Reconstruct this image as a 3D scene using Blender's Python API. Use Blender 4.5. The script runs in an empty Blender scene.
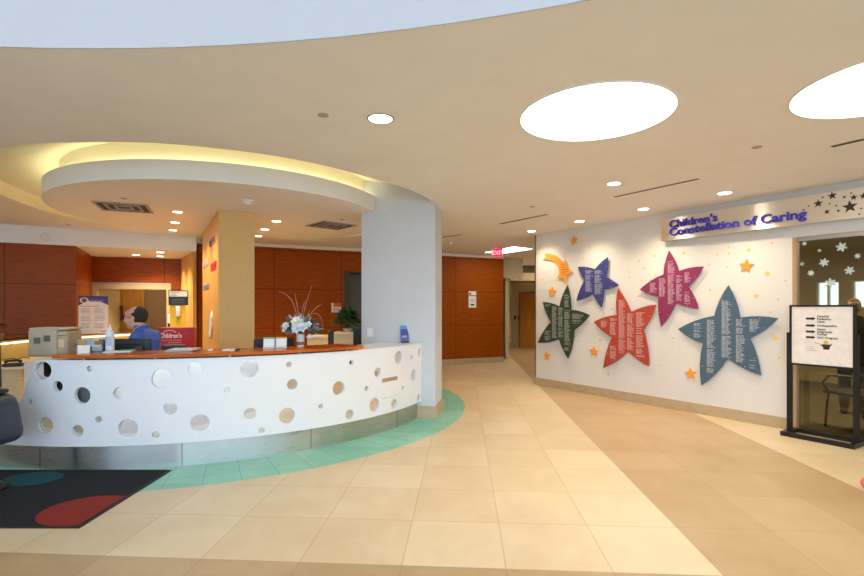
import bpy, bmesh, math, random
from mathutils import Vector, Matrix
random.seed(7)
PI = math.pi
S = bpy.context.scene
COL = S.collection
F, H, HY = 490.0, 1.52, 307.5          # focal length in px, eye height, horizon row

def P(px, py, z=0.0):
    d = F * (z - H) / (HY - py)
    return Vector(((px - 432) * d / F, d, z))
def at(px, py, d):
    return Vector(((px - 432) * d / F, d, H - (py - HY) * d / F))

# ------------------------------------------------------------------ materials
def srgb(c):
    return tuple(((v / 255) / 12.92 if v / 255 <= 0.04045 else ((v / 255 + 0.055) / 1.055) ** 2.4) for v in c)

MATS = {}
def mat(name, rgb, rough=0.5, metal=0.0, var=0.06, scale=12.0, bump=0.0, emit=0.0, stretch=(1, 1, 1), spec=0.5, coat=0.0, aniso=0.0):
    if name in MATS: return MATS[name]
    m = bpy.data.materials.new(name); m.use_nodes = True
    nt = m.node_tree; b = nt.nodes['Principled BSDF']
    c = srgb(rgb)
    tc = nt.nodes.new('ShaderNodeTexCoord'); mp = nt.nodes.new('ShaderNodeMapping')
    mp.inputs['Scale'].default_value = stretch
    nz = nt.nodes.new('ShaderNodeTexNoise'); nz.inputs['Scale'].default_value = scale; nz.inputs['Detail'].default_value = 4
    nt.links.new(tc.outputs['Object'], mp.inputs['Vector']); nt.links.new(mp.outputs['Vector'], nz.inputs['Vector'])
    rp = nt.nodes.new('ShaderNodeValToRGB')
    rp.color_ramp.elements[0].position = 0.3; rp.color_ramp.elements[1].position = 0.7
    rp.color_ramp.elements[0].color = tuple(max(0, v * (1 - var)) for v in c) + (1,)
    rp.color_ramp.elements[1].color = tuple(min(1, v * (1 + var)) for v in c) + (1,)
    nt.links.new(nz.outputs['Fac'], rp.inputs['Fac']); nt.links.new(rp.outputs['Color'], b.inputs['Base Color'])
    b.inputs['Roughness'].default_value = rough; b.inputs['Metallic'].default_value = metal
    b.inputs['Specular IOR Level'].default_value = spec
    b.inputs['Coat Weight'].default_value = coat
    if bump:
        bp = nt.nodes.new('ShaderNodeBump'); bp.inputs['Strength'].default_value = bump; bp.inputs['Distance'].default_value = 0.01
        nt.links.new(nz.outputs['Fac'], bp.inputs['Height']); nt.links.new(bp.outputs['Normal'], b.inputs['Normal'])
    if emit:
        b.inputs['Emission Color'].default_value = c + (1,); b.inputs['Emission Strength'].default_value = emit
    MATS[name] = m
    return m

class NG:
    """tiny node helper"""
    def __init__(s, nt): s.nt = nt
    def math(s, op, a, b=None, c=None):
        n = s.nt.nodes.new('ShaderNodeMath'); n.operation = op
        for i, v in enumerate((a, b, c)):
            if v is None: continue
            if isinstance(v, (int, float)): n.inputs[i].default_value = v
            else: s.nt.links.new(v, n.inputs[i])
        return n.outputs[0]
    def mix(s, fac, a, b):
        n = s.nt.nodes.new('ShaderNodeMix'); n.data_type = 'RGBA'
        for k, v in ((0, fac), (6, a), (7, b)):
            if isinstance(v, (int, float)): n.inputs[k].default_value = v
            elif isinstance(v, tuple): n.inputs[k].default_value = v + (1,) if len(v) == 3 else v
            else: s.nt.links.new(v, n.inputs[k])
        return n.outputs[2]
    def noise(s, vec, scale, detail=4):
        n = s.nt.nodes.new('ShaderNodeTexNoise'); n.inputs['Scale'].default_value = scale; n.inputs['Detail'].default_value = detail
        s.nt.links.new(vec, n.inputs['Vector']); return n.outputs['Fac']
    def smooth(s, x, lo, hi):
        n = s.nt.nodes.new('ShaderNodeMapRange'); n.interpolation_type = 'SMOOTHSTEP'
        s.nt.links.new(x, n.inputs[0]); n.inputs[1].default_value = lo; n.inputs[2].default_value = hi
        return n.outputs[0]

def floor_material():
    m = bpy.data.materials.new('stone_tile_floor'); m.use_nodes = True
    nt = m.node_tree; b = nt.nodes['Principled BSDF']; g = NG(nt)
    tc = nt.nodes.new('ShaderNodeTexCoord'); sp = nt.nodes.new('ShaderNodeSeparateXYZ')
    nt.links.new(tc.outputs['Object'], sp.inputs[0]); X, Y = sp.outputs[0], sp.outputs[1]
    vec = tc.outputs['Object']
    cs, sn = math.cos(math.radians(3.56)), math.sin(math.radians(3.56))
    U = g.math('SUBTRACT', g.math('MULTIPLY', X, cs), g.math('MULTIPLY', Y, sn))
    V = g.math('ADD', g.math('MULTIPLY', Y, cs), g.math('MULTIPLY', X, sn))
    W = 0.6115
    def grid(u, v, w, half):
        fu = g.math('FRACT', g.math('DIVIDE', u, w)); fv = g.math('FRACT', g.math('DIVIDE', v, w))
        du = g.math('MINIMUM', fu, g.math('SUBTRACT', 1.0, fu)); dv = g.math('MINIMUM', fv, g.math('SUBTRACT', 1.0, fv))
        d = g.math('MULTIPLY', g.math('MINIMUM', du, dv), w)
        return g.math('SUBTRACT', 1.0, g.smooth(d, half * 0.5, half * 1.4)), g.math('FLOOR', g.math('DIVIDE', u, w)), g.math('FLOOR', g.math('DIVIDE', v, w))
    u0 = g.math('ADD', U, 50 * W - 0.254); v0 = g.math('ADD', V, 50 * W - 2.87)
    groove, iu, iv = grid(u0, v0, W, 0.0035)
    cell = nt.nodes.new('ShaderNodeCombineXYZ'); nt.links.new(iu, cell.inputs[0]); nt.links.new(iv, cell.inputs[1])
    wn = nt.nodes.new('ShaderNodeTexWhiteNoise'); wn.noise_dimensions = '2D'; nt.links.new(cell.outputs[0], wn.inputs['Vector'])
    # darker bands: three tiles wide, along both directions
    bandu = g.math('MULTIPLY', g.math('GREATER_THAN', U, 0.254 + 2 * W), g.math('LESS_THAN', U, 0.254 + 5 * W))
    bandv = g.math('MULTIPLY', g.math('LESS_THAN', V, 2.87), g.math('GREATER_THAN', V, 2.87 - 3 * W))
    band = g.math('MAXIMUM', bandu, bandv)
    n1 = g.noise(vec, 2.2, 6); n2 = g.noise(vec, 9.0, 5)
    tone = g.math('ADD', g.math('MULTIPLY', n1, 0.6), g.math('ADD', g.math('MULTIPLY', n2, 0.3), g.math('MULTIPLY', wn.outputs['Value'], 0.22)))
    lightc = g.mix(g.smooth(tone, 0.3, 0.8), srgb((213, 189, 150)), srgb((226, 207, 172)))
    darkc = g.mix(g.smooth(tone, 0.3, 0.8), srgb((178, 148, 108)), srgb((196, 168, 128)))
    c = g.mix(band, lightc, darkc)
    c = g.mix(g.math('MULTIPLY', groove, 0.42), c, srgb((150, 120, 88)))
    # teal inlay ring round the desk
    dx = g.math('ADD', X, 3.31); dy = g.math('SUBTRACT', Y, 7.76)
    rr = g.math('SQRT', g.math('ADD', g.math('MULTIPLY', dx, dx), g.math('MULTIPLY', dy, dy)))
    ring = g.math('MULTIPLY', g.math('GREATER_THAN', rr, 2.9), g.math('SUBTRACT', 1.0, g.smooth(rr, 3.818, 3.826)))
    ang = g.math('ARCTAN2', dy, dx)
    ua = g.math('MULTIPLY', g.math('ADD', ang, 4.0), 3.55); va = g.math('ADD', rr, 0.04)
    groove2, ia, ib = grid(ua, va, 0.3, 0.004)
    tealc = g.mix(g.smooth(tone, 0.3, 0.85), srgb((120, 190, 168)), srgb((156, 214, 192)))
    tealc = g.mix(g.math('MULTIPLY', groove2, 0.6), tealc, srgb((84, 140, 122)))
    c = g.mix(ring, c, tealc)
    nt.links.new(c, b.inputs['Base Color'])
    ro = g.math('ADD', 0.3, g.math('MULTIPLY', n2, 0.16)); nt.links.new(ro, b.inputs['Roughness'])
    b.inputs['Specular IOR Level'].default_value = 0.4
    bp = nt.nodes.new('ShaderNodeBump'); bp.inputs['Strength'].default_value = 0.25; bp.inputs['Distance'].default_value = 0.002
    nt.links.new(g.math('SUBTRACT', 1.0, groove), bp.inputs['Height']); nt.links.new(bp.outputs[0], b.inputs['Normal'])
    return m

def wood_panel_material(name, ca, cb, pw, ph, z0, x0, groove_c, rough=0.35, vertical=False):
    """veneer panels with thin joints; object x runs along the wall, z up"""
    m = bpy.data.materials.new(name); m.use_nodes = True
    nt = m.node_tree; b = nt.nodes['Principled BSDF']; g = NG(nt)
    tc = nt.nodes.new('ShaderNodeTexCoord'); sp = nt.nodes.new('ShaderNodeSeparateXYZ'); nt.links.new(tc.outputs['Object'], sp.inputs[0])
    mp = nt.nodes.new('ShaderNodeMapping'); mp.inputs['Scale'].default_value = (14, 14, 1.2) if vertical else (1.2, 1.2, 22)
    nt.links.new(tc.outputs['Object'], mp.inputs['Vector'])
    n = g.noise(mp.outputs['Vector'], 2.5, 6)
    c = g.mix(g.smooth(n, 0.3, 0.72), srgb(ca), srgb(cb))
    fx = g.math('FRACT', g.math('DIVIDE', g.math('ADD', sp.outputs[0], 40 * pw - x0), pw))
    fz = g.math('FRACT', g.math('DIVIDE', g.math('ADD', sp.outputs[2], 40 * ph - z0), ph))
    dx = g.math('MULTIPLY', g.math('MINIMUM', fx, g.math('SUBTRACT', 1.0, fx)), pw)
    dz = g.math('MULTIPLY', g.math('MINIMUM', fz, g.math('SUBTRACT', 1.0, fz)), ph)
    gr = g.math('SUBTRACT', 1.0, g.smooth(g.math('MINIMUM', dx, dz), 0.004, 0.011))
    c = g.mix(g.math('MULTIPLY', gr, 0.7), c, srgb(groove_c))
    nt.links.new(c, b.inputs['Base Color']); b.inputs['Roughness'].default_value = rough; b.inputs['Specular IOR Level'].default_value = 0.14
    MATS[name] = m
    return m

def brushed(name, rgb, rough, stretch, amount=0.12):
    m = bpy.data.materials.new(name); m.use_nodes = True
    nt = m.node_tree; b = nt.nodes['Principled BSDF']; g = NG(nt)
    tc = nt.nodes.new('ShaderNodeTexCoord'); mp = nt.nodes.new('ShaderNodeMapping'); mp.inputs['Scale'].default_value = stretch
    nt.links.new(tc.outputs['Object'], mp.inputs['Vector'])
    n = g.noise(mp.outputs['Vector'], 6, 3)
    nt.links.new(g.math('ADD', rough - amount / 2, g.math('MULTIPLY', n, amount)), b.inputs['Roughness'])
    b.inputs['Base Color'].default_value = srgb(rgb) + (1,); b.inputs['Metallic'].default_value = 1
    bp = nt.nodes.new('ShaderNodeBump'); bp.inputs['Strength'].default_value = 0.12; bp.inputs['Distance'].default_value = 0.004
    nt.links.new(n, bp.inputs['Height']); nt.links.new(bp.outputs[0], b.inputs['Normal'])
    MATS[name] = m
    return m

def emitter(name, rgb, strength):
    if name in MATS: return MATS[name]
    m = bpy.data.materials.new(name); m.use_nodes = True
    nt = m.node_tree; nt.nodes.clear()
    e = nt.nodes.new('ShaderNodeEmission'); o = nt.nodes.new('ShaderNodeOutputMaterial')
    e.inputs[0].default_value = srgb(rgb) + (1,); e.inputs[1].default_value = strength
    nt.links.new(e.outputs[0], o.inputs[0]); MATS[name] = m
    return m

def glass_mat(name, tint, gloss=1.0, rough=0.0):
    m = bpy.data.materials.new(name); m.use_nodes = True
    nt = m.node_tree; nt.nodes.clear()
    t = nt.nodes.new('ShaderNodeBsdfTransparent'); t.inputs[0].default_value = srgb(tint) + (1,)
    gl = nt.nodes.new('ShaderNodeBsdfGlossy'); gl.inputs['Roughness'].default_value = rough
    fr = nt.nodes.new('ShaderNodeFresnel'); fr.inputs['IOR'].default_value = 1.5
    mu = nt.nodes.new('ShaderNodeMath'); mu.operation = 'MULTIPLY'; mu.inputs[1].default_value = gloss
    mx = nt.nodes.new('ShaderNodeMixShader'); o = nt.nodes.new('ShaderNodeOutputMaterial')
    nt.links.new(fr.outputs[0], mu.inputs[0]); nt.links.new(mu.outputs[0], mx.inputs[0])
    nt.links.new(t.outputs[0], mx.inputs[1]); nt.links.new(gl.outputs[0], mx.inputs[2]); nt.links.new(mx.outputs[0], o.inputs[0])
    MATS[name] = m
    return m

# ------------------------------------------------------------------ mesh helper
class MB:
    def __init__(s): s.v = []; s.f = []; s.mi = []
    def add(s, vs, fs, mi=0, M=None):
        b = len(s.v)
        s.v += [tuple(M @ Vector(v)) if M else tuple(v) for v in vs]
        s.f += [tuple(b + i for i in f) for f in fs]; s.mi += [mi] * len(fs)
        return s
    def box(s, x0, x1, y0, y1, z0, z1, mi=0, M=None, bev=0.0):
        if bev:
            bm = bmesh.new(); bmesh.ops.create_cube(bm, size=1)
            for v in bm.verts: v.co = Vector(((x0 + x1) / 2 + v.co.x * (x1 - x0), (y0 + y1) / 2 + v.co.y * (y1 - y0), (z0 + z1) / 2 + v.co.z * (z1 - z0)))
            bmesh.ops.bevel(bm, geom=bm.edges[:], offset=bev, segments=3, affect='EDGES', profile=0.5)
            return s.frombm(bm, mi, M)
        vs = [(x0, y0, z0), (x1, y0, z0), (x1, y1, z0), (x0, y1, z0), (x0, y0, z1), (x1, y0, z1), (x1, y1, z1), (x0, y1, z1)]
        return s.add(vs, [(0, 3, 2, 1), (4, 5, 6, 7), (0, 1, 5, 4), (1, 2, 6, 5), (2, 3, 7, 6), (3, 0, 4, 7)], mi, M)
    def frombm(s, bm, mi=0, M=None):
        bm.verts.index_update()
        s.add([v.co[:] for v in bm.verts], [tuple(v.index for v in f.verts) for f in bm.faces], mi, M); bm.free(); return s
    def prism(s, pts, z0, z1, mi=0, M=None):
        """closed polygon in xy, extruded in z"""
        a = sum(pts[i][0] * pts[(i + 1) % len(pts)][1] - pts[(i + 1) % len(pts)][0] * pts[i][1] for i in range(len(pts)))
        if a < 0: pts = pts[::-1]
        n = len(pts)
        vs = [(x, y, z0) for x, y in pts] + [(x, y, z1) for x, y in pts]
        fs = [tuple(range(n - 1, -1, -1)), tuple(range(n, 2 * n))] + [(i, (i + 1) % n, n + (i + 1) % n, n + i) for i in range(n)]
        return s.add(vs, fs, mi, M)
    def lathe(s, prof, n=24, mi=0, M=None, sx=1, sy=1):
        vs = []; fs = []; k = len(prof)
        for i in range(n):
            a = 2 * PI * i / n
            vs += [(r * math.cos(a) * sx, r * math.sin(a) * sy, z) for r, z in prof]
        for i in range(n):
            j = (i + 1) % n
            for q in range(k - 1):
                fs.append((i * k + q, j * k + q, j * k + q + 1, i * k + q + 1))
        for q, rev in ((0, True), (k - 1, False)):
            if prof[q][0] > 1e-5:
                f = [i * k + q for i in range(n)]; fs.append(tuple(f[::-1] if rev else f))
        return s.add(vs, fs, mi, M)
    def tube(s, pts, r, n=8, mi=0, M=None, cap=True):
        pts = [Vector(p) for p in pts]; rs = r if isinstance(r, (list, tuple)) else [r] * len(pts)
        vs = []; fs = []; up = None
        for i, p in enumerate(pts):
            t = (pts[min(i + 1, len(pts) - 1)] - pts[max(i - 1, 0)]).normalized()
            if up is None: up = Vector((0, 0, 1)) if abs(t.z) < 0.9 else Vector((1, 0, 0))
            a = t.cross(up).normalized(); bb = a.cross(t).normalized(); up = bb
            vs += [tuple(p + (a * math.cos(2 * PI * k / n) + bb * math.sin(2 * PI * k / n)) * rs[i]) for k in range(n)]
        for i in range(len(pts) - 1):
            for k in range(n):
                fs.append((i * n + k, i * n + (k + 1) % n, (i + 1) * n + (k + 1) % n, (i + 1) * n + k))
        if cap:
            fs.append(tuple(range(n - 1, -1, -1))); fs.append(tuple((len(pts) - 1) * n + k for k in range(n)))
        return s.add(vs, fs, mi, M)
    def ball(s, c, r, mi=0, M=None, sub=3, sc=(1, 1, 1), rot=None):
        bm = bmesh.new(); bmesh.ops.create_icosphere(bm, subdivisions=sub, radius=1)
        for v in bm.verts:
            co = Vector((v.co.x * r * sc[0], v.co.y * r * sc[1], v.co.z * r * sc[2]))
            if rot: co = rot @ co
            v.co = co + Vector(c)
        return s.frombm(bm, mi, M)
    def arc(s, r0, r1, z0, z1, a0, a1, n=64, mi=0, c=(0, 0)):
        vs = []; fs = []
        full = abs(abs(a1 - a0) - 2 * PI) < 1e-6
        N = n if full else n + 1
        for i in range(N):
            a = a0 + (a1 - a0) * i / n; ca, sa = math.cos(a), math.sin(a)
            for r, z in ((r0, z0), (r1, z0), (r1, z1), (r0, z1)): vs.append((c[0] + r * ca, c[1] + r * sa, z))
        for i in range(n):
            j = (i + 1) % N
            for q in range(4):
                fs.append((i * 4 + q, j * 4 + q, j * 4 + (q + 1) % 4, i * 4 + (q + 1) % 4)[::-1])
        if not full: fs.append((0, 1, 2, 3)); e = (N - 1) * 4; fs.append((e + 3, e + 2, e + 1, e))
        return s.add(vs, fs, mi)
    def build(s, name, mats, parent=None, smooth=None, loc=None):
        me = bpy.data.meshes.new(name); me.from_pydata(s.v, [], s.f)
        for m in (mats if isinstance(mats, (list, tuple)) else [mats]): me.materials.append(m)
        me.polygons.foreach_set('material_index', s.mi)
        bm = bmesh.new(); bm.from_mesh(me); bmesh.ops.recalc_face_normals(bm, faces=bm.faces[:]); bm.to_mesh(me); bm.free()
        if smooth is not None:
            me.polygons.foreach_set('use_smooth', [True] * len(me.polygons)); me.set_sharp_from_angle(angle=math.radians(smooth))
        me.update()
        o = bpy.data.objects.new(name, me); COL.objects.link(o)
        if parent: o.parent = parent
        if loc is not None: o.location = loc
        return o

def tag(o, label=None, cat=None, group=None, kind=None):
    if label: o['label'] = label
    if cat: o['category'] = cat
    if group: o['group'] = group
    if kind: o['kind'] = kind
    return o
def thing(name, label, cat, loc=(0, 0, 0), rz=0.0, group=None):
    o = bpy.data.objects.new(name, None); COL.objects.link(o); o.empty_display_size = 0.1
    o.location = loc; o.rotation_euler = (0, 0, rz)
    return tag(o, label, cat, group)
def struct(o, label=None, cat=None):
    o['kind'] = 'structure'
    if label: o['label'] = label
    if cat: o['category'] = cat
    return o
def remesh(o, voxel, smooth_it=4):
    m = o.modifiers.new('r', 'REMESH'); m.mode = 'VOXEL'; m.voxel_size = voxel; m.use_smooth_shade = True
    if smooth_it:
        q = o.modifiers.new('s', 'SMOOTH'); q.factor = 0.5; q.iterations = smooth_it
    bpy.context.view_layer.update()
    dg = bpy.context.evaluated_depsgraph_get()
    me = bpy.data.meshes.new_from_object(o.evaluated_get(dg)); o.modifiers.clear()
    mats = [x for x in o.data.materials]; o.data = me
    me.materials.clear()
    for x in mats: me.materials.append(x)
    me.polygons.foreach_set('use_smooth', [True] * len(me.polygons))
    return o
def text_into(mb, body, size, M, extrude=0.002, align='LEFT', offset=0.0, spacing=1.0, line=1.0, mi=0):
    cu = bpy.data.curves.new('t', 'FONT'); cu.body = body; cu.size = size; cu.extrude = extrude; cu.offset = offset
    cu.align_x = align; cu.space_character = spacing; cu.space_line = line; cu.resolution_u = 3
    o = bpy.data.objects.new('t', cu); COL.objects.link(o)
    bpy.context.view_layer.update()
    me = bpy.data.meshes.new_from_object(o.evaluated_get(bpy.context.evaluated_depsgraph_get()))
    mb.add([v.co[:] for v in me.vertices], [tuple(p.vertices) for p in me.polygons], mi, M)
    bpy.data.objects.remove(o); bpy.data.curves.remove(cu); bpy.data.meshes.remove(me)
    return mb
def text_width(body, size, offset=0.0, spacing=1.0):
    mb = text_into(MB(), body, size, None, 0.001, offset=offset, spacing=spacing)
    xs = [v[0] for v in mb.v]; return max(xs) - min(xs)
UPR = Matrix.Rotation(PI / 2, 4, 'X')     # lays xy drawings upright: x stays, y becomes z, faces -y
def star2d(r, inner=0.42, rot=PI / 2, n=5):
    return [(math.cos(rot + PI * i / n) * (r if i % 2 == 0 else r * inner), math.sin(rot + PI * i / n) * (r if i % 2 == 0 else r * inner)) for i in range(2 * n)]

# ------------------------------------------------------------------ palette
M_ceil = mat('ceiling_paint', (240, 234, 228), 0.85, var=0.02, scale=3)
M_white = mat('white_paint', (235, 232, 228), 0.7, var=0.015, scale=4)
M_fascia = mat('bulkhead_paint', (232, 230, 226), 0.75, var=0.015, scale=4)
M_starwall = mat('star_wall_paint', (222, 220, 217), 0.65, var=0.012, scale=3)
M_cream = mat('cream_paint', (214, 200, 170), 0.75, var=0.03, scale=3)
M_grey = mat('pillar_paint', (202, 205, 210), 0.7, var=0.015, scale=6)
M_graywall = mat('grey_recess_paint', (120, 116, 112), 0.7)
M_tan = mat('tan_fin_paint', (222, 180, 114), 0.7, var=0.05, scale=40)
M_maple = wood_panel_material('maple_veneer', (222, 166, 86), (236, 188, 112), 3.0, 9.0, -1, 0, (170, 120, 60), 0.4, vertical=True)
M_wood = wood_panel_material('cherry_panels', (132, 62, 4), (158, 76, 8), 1.55, 0.89, 0.16, 0.0, (60, 26, 8), 0.38)
M_door = wood_panel_material('oak_door', (192, 128, 52), (212, 150, 70), 4.0, 9.0, -1, -1.3, (140, 90, 40), 0.4, vertical=True)
M_bar = wood_panel_material('cherry_counter', (176, 82, 22), (206, 108, 34), 60.0, 60.0, -7, 7, (60, 26, 8), 0.22)
M_base = mat('stone_baseboard', (186, 164, 132), 0.5, var=0.08, scale=9)
M_panel = mat('white_lacquer', (238, 238, 240), 0.35, var=0.01, scale=3)
M_mirror = mat('mirror_steel', (225, 225, 225), 0.04, 1.0, var=0.01)
def brushed_aniso(name, rgb, rough, aniso):
    m = brushed(name, rgb, rough, (1, 1, 40), 0.05); nt = m.node_tree; b = nt.nodes['Principled BSDF']
    for l in list(b.inputs['Normal'].links): nt.links.remove(l)
    t = nt.nodes.new('ShaderNodeTangent'); t.direction_type = 'RADIAL'; t.axis = 'Z'
    nt.links.new(t.outputs[0], b.inputs['Tangent']); b.inputs['Anisotropic'].default_value = aniso; b.inputs['Anisotropic Rotation'].default_value = 0.25
    return m
M_steel = brushed_aniso('brushed_steel', (200, 200, 196), 0.28, 0.95)
M_sign = brushed_aniso('brushed_sign_aluminium', (250, 246, 240), 0.36, 0.9)
M_chrome = mat('chrome', (220, 220, 222), 0.12, 1.0, var=0.01)
M_alu = mat('satin_aluminium', (190, 188, 184), 0.35, 1.0, var=0.03)
M_black = mat('black_metal', (14, 14, 15), 0.4, var=0.2)
M_blackp = mat('black_plastic', (20, 21, 24), 0.45, var=0.15)
M_paper = mat('white_paper', (240, 238, 234), 0.8, var=0.01)
M_lens = emitter('lamp_lens', (255, 240, 215), 8.0)
M_oval = emitter('luminous_oval', (255, 246, 228), 7.5)
M_troffer = emitter('troffer_lens', (255, 244, 225), 5.0)
M_ink = mat('print_ink', (40, 40, 44), 0.7)

# ------------------------------------------------------------------ camera / world / view
cam = bpy.data.cameras.new('camera'); co = bpy.data.objects.new('camera', cam); COL.objects.link(co)
co.location = (0, 0, H); co.rotation_euler = (PI / 2, 0, 0)
cam.sensor_width = 36; cam.lens = F / 864 * 36; cam.shift_y = (HY - 288) / 864; cam.clip_end = 200
S.camera = co
S.view_settings.view_transform = 'Standard'; S.view_settings.look = 'None'; S.view_settings.gamma = 1
S.view_settings.use_curve_mapping = False
S.view_settings.exposure = 0.92
w = bpy.data.worlds.new('world'); S.world = w; w.use_nodes = True
bg = w.node_tree.nodes['Background']; bg.inputs[0].default_value = (0.60, 0.79, 1.0, 1); bg.inputs[1].default_value = 1.95

# ------------------------------------------------------------------ setting: floor and ceiling
CZ = 2.95
fl = MB(); fl.box(-12, 11, -6, 24, -0.2, 0)
struct(fl.build('floor', floor_material()))

def fill_with_holes(loops, z):
    bm = bmesh.new(); es = []
    for lp in loops:
        vs = [bm.verts.new((x, y, z)) for x, y in lp]
        for i in range(len(vs)): es.append(bm.edges.new((vs[i], vs[(i + 1) % len(vs)])))
    bmesh.ops.triangle_fill(bm, use_beauty=True, use_dissolve=False, edges=es)
    return bm
def circle(c, r, n=64): return [(c[0] + r * math.cos(2 * PI * i / n), c[1] + r * math.sin(2 * PI * i / n)) for i in range(n)]
def catmull(pts, k=8):
    out = []; n = len(pts)
    for i in range(n):
        p0, p1, p2, p3 = (Vector(pts[(i + j - 1) % n]) for j in range(4))
        for q in range(k):
            t = q / k
            out.append(tuple(0.5 * ((2 * p1) + (p2 - p0) * t + (2 * p0 - 5 * p1 + 4 * p2 - p3) * t * t + (3 * p1 - p0 - 3 * p2 + p3) * t ** 3)))
    return out
AC, AR = (-1.861, -5.342), 8.053
a_s, a_e = math.asin((-6 - AC[1]) / AR), PI - math.asin((-6 - AC[1]) / AR)
arc_pts = [(AC[0] + AR * math.cos(a_s + (a_e - a_s) * i / 120), AC[1] + AR * math.sin(a_s + (a_e - a_s) * i / 120)) for i in range(121)]
outer = [(-12, 24), (11, 24), (11, -6)] + arc_pts + [(-12, -6)]
RIM = catmull([(-5.42, 6.1), (-4.75, 4.98), (-3.75, 4.36), (-2.63, 4.24), (-1.9, 4.42), (-1.26, 4.78), (-0.66, 5.42), (-0.26, 5.98), (0.03, 6.75), (0.08, 7.7), (-0.35, 8.8), (-1.44, 9.75), (-3.15, 10.25), (-4.6, 9.75), (-5.5, 8.6), (-5.75, 7.5)], 8)
OV1, OV2, OVR = (1.215, 3.645), (2.975, 3.15), 0.55
bm = fill_with_holes([outer, RIM, circle(OV1, OVR), circle(OV2, OVR)], CZ)
struct(MB().frombm(bm).build('ceiling', M_ceil))
# top slab over the ceiling so no light leaks in
sl = MB(); sl.prism([(-12, 24), (11, 24), (11, -6)] + arc_pts + [(-12, -6)], CZ + 0.6, CZ + 0.75)
struct(sl.build('ceiling_slab', M_ceil))
# curved fascia of the atrium opening and atrium roof
fa = MB(); fa.arc(AR, AR + 0.12, CZ + 0.004, 6.0, a_s, a_e, 120, c=AC)
struct(fa.build('trim_1', mat('atrium_bulkhead_paint', (204, 200, 202), 0.8, var=0.012, scale=3), smooth=40), 'white curved bulkhead at the edge of the high entrance ceiling', 'bulkhead')
rf = MB(); rf.box(-12, 11, -6, 4, 6.0, 6.2)
struct(rf.build('ceiling_atrium', M_white))
# cove over the desk: recess side wall and its lid
rw = MB(); n = len(RIM)
ZR, ZN = 3.13, 3.33                          # the lid rises from the rim to the neck of the disc
rw.add([(x, y, CZ) for x, y in RIM] + [(x, y, ZR) for x, y in RIM], [(i, (i + 1) % n, n + (i + 1) % n, n + i) for i in range(n)])
NK = []
for x, y in RIM:
    a = math.atan2(y - 7.36, x + 2.99); NK.append((-2.99 + 2.0 * math.cos(a), 7.36 + 2.0 * math.sin(a)))
rw.add([(x, y, ZR) for x, y in RIM] + [(x, y, ZN) for x, y in NK], [(i, (i + 1) % n, n + (i + 1) % n, n + i) for i in range(n)])
rw.add([(x, y, ZN) for x, y in NK], [tuple(range(n))])
M_cove = mat('cove_paint', (236, 230, 204), 0.85, var=0.02, scale=3)
struct(rw.build('ceiling_cove', M_cove, smooth=40))
# suspended disc under the cove
DC, DR, DZ = (-2.99, 7.36), 2.25, 2.86
ds = MB(); ds.arc(DR - 0.03, DR, DZ, 3.07, 0, 2 * PI, 128, mi=0, c=DC)
ds.prism(circle(DC, DR - 0.03, 128), DZ, DZ + 0.05, mi=1)
ds.arc(DR - 0.29, DR - 0.02, 3.04, 3.06, 0, 2 * PI, 128, mi=0, c=DC)
ds.prism(circle(DC, DR - 0.17, 128), DZ + 0.06, 3.325, mi=2)
struct(ds.build('ceiling_disc', [M_fascia, M_ceil, M_cove], smooth=35))
def ring_tube(mb, c, r, z, t): mb.lathe([(r - t, z), (r, z - t), (r + t, z), (r, z + t), (r - t, z)], 96, M=Matrix.Translation((c[0], c[1], 0)))
M_led = emitter('cove_led', (255, 242, 196), 2.4)
cl = MB(); ring_tube(cl, DC, DR - 0.09, 3.075, 0.012)
tag(cl.build('cove_light_strip', M_led), 'warm yellow light strip lying on the rim of the suspended ceiling disc', 'light')
# ------------------------------------------------------------------ walls
def wall_box(name, A, B, z0, z1, th, m, side=1):
    """wall from A to B (xy), thickness th to the left of A->B (side=1); origin at A, x along the wall"""
    A = Vector(A); B = Vector(B); d = B - A; L = d.length
    mb = MB(); mb.box(0, L, 0, th * side, z0, z1) if side > 0 else mb.box(0, L, -th, 0, z0, z1)
    o = mb.build(name, m, loc=(A.x, A.y, 0)); o.rotation_euler = (0, 0, math.atan2(d.y, d.x))
    return o
def BW(px, off=0.0):        # point on the long cherry back wall seen at column px
    k = (px - 432) / F; z = (12.76 + off) / (1 - 0.473 * k); return Vector((k * z, z))
def BK(px, off=0.0):        # point on the white bulkhead line
    k = (px - 432) / F; z = (12.297 + off) / (1 - 0.5266 * k); return Vector((k * z, z))
# shared x origin of the panel grid: joints at px 274 and 455
j = BW(274)
def wood_wall(name, pa, pb, z0, z1):
    A, B = BW(pa), BW(pb); d = (B - A); L = d.length
    x0 = (j - A).dot(d.normalized())
    m = wood_panel_material('cherry_panels_' + name, (140, 66, 4), (166, 82, 8), 1.55, 0.89, 0.16, x0, (76, 30, 4), 0.5)
    o = MB().box(0, L, 0, 0.2, z0, z1).build(name, m, loc=(A.x, A.y, 0)); o.rotation_euler = (0, 0, math.atan2(d.y, d.x))
    return struct(o)
wood_wall('wall_back', 197.3, 343.5, 0, 2.88)
wood_wall('wall_back_lintel', 343.5, 400, 2.38, 2.88)
wood_wall('wall_back_corridor', 400, 503.5, 0, 2.88)
struct(wall_box('trim_2', BW(197.3, -0.015), BW(503.5, -0.015), 2.88, CZ, 0.22, M_white))
struct(wall_box('baseboard_back', BW(400, -0.02), BW(503.5, -0.02), 0, 0.15, 0.03, M_base))
struct(wall_box('baseboard_desk', BW(197.3, -0.02), BW(343.5, -0.02), 0, 0.15, 0.03, M_base))
struct(wall_box('wall_grey_recess', BW(338, 0.9), BW(405, 0.9), 0, 2.38, 0.1, M_graywall))
ra, rb_ = BW(343.5, 0.15), BW(343.5, 0.9)
struct(wall_box('wall_recess_side', ra, rb_ + Vector((0.15, 0)), 0, 2.6, 0.1, M_graywall))
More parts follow.
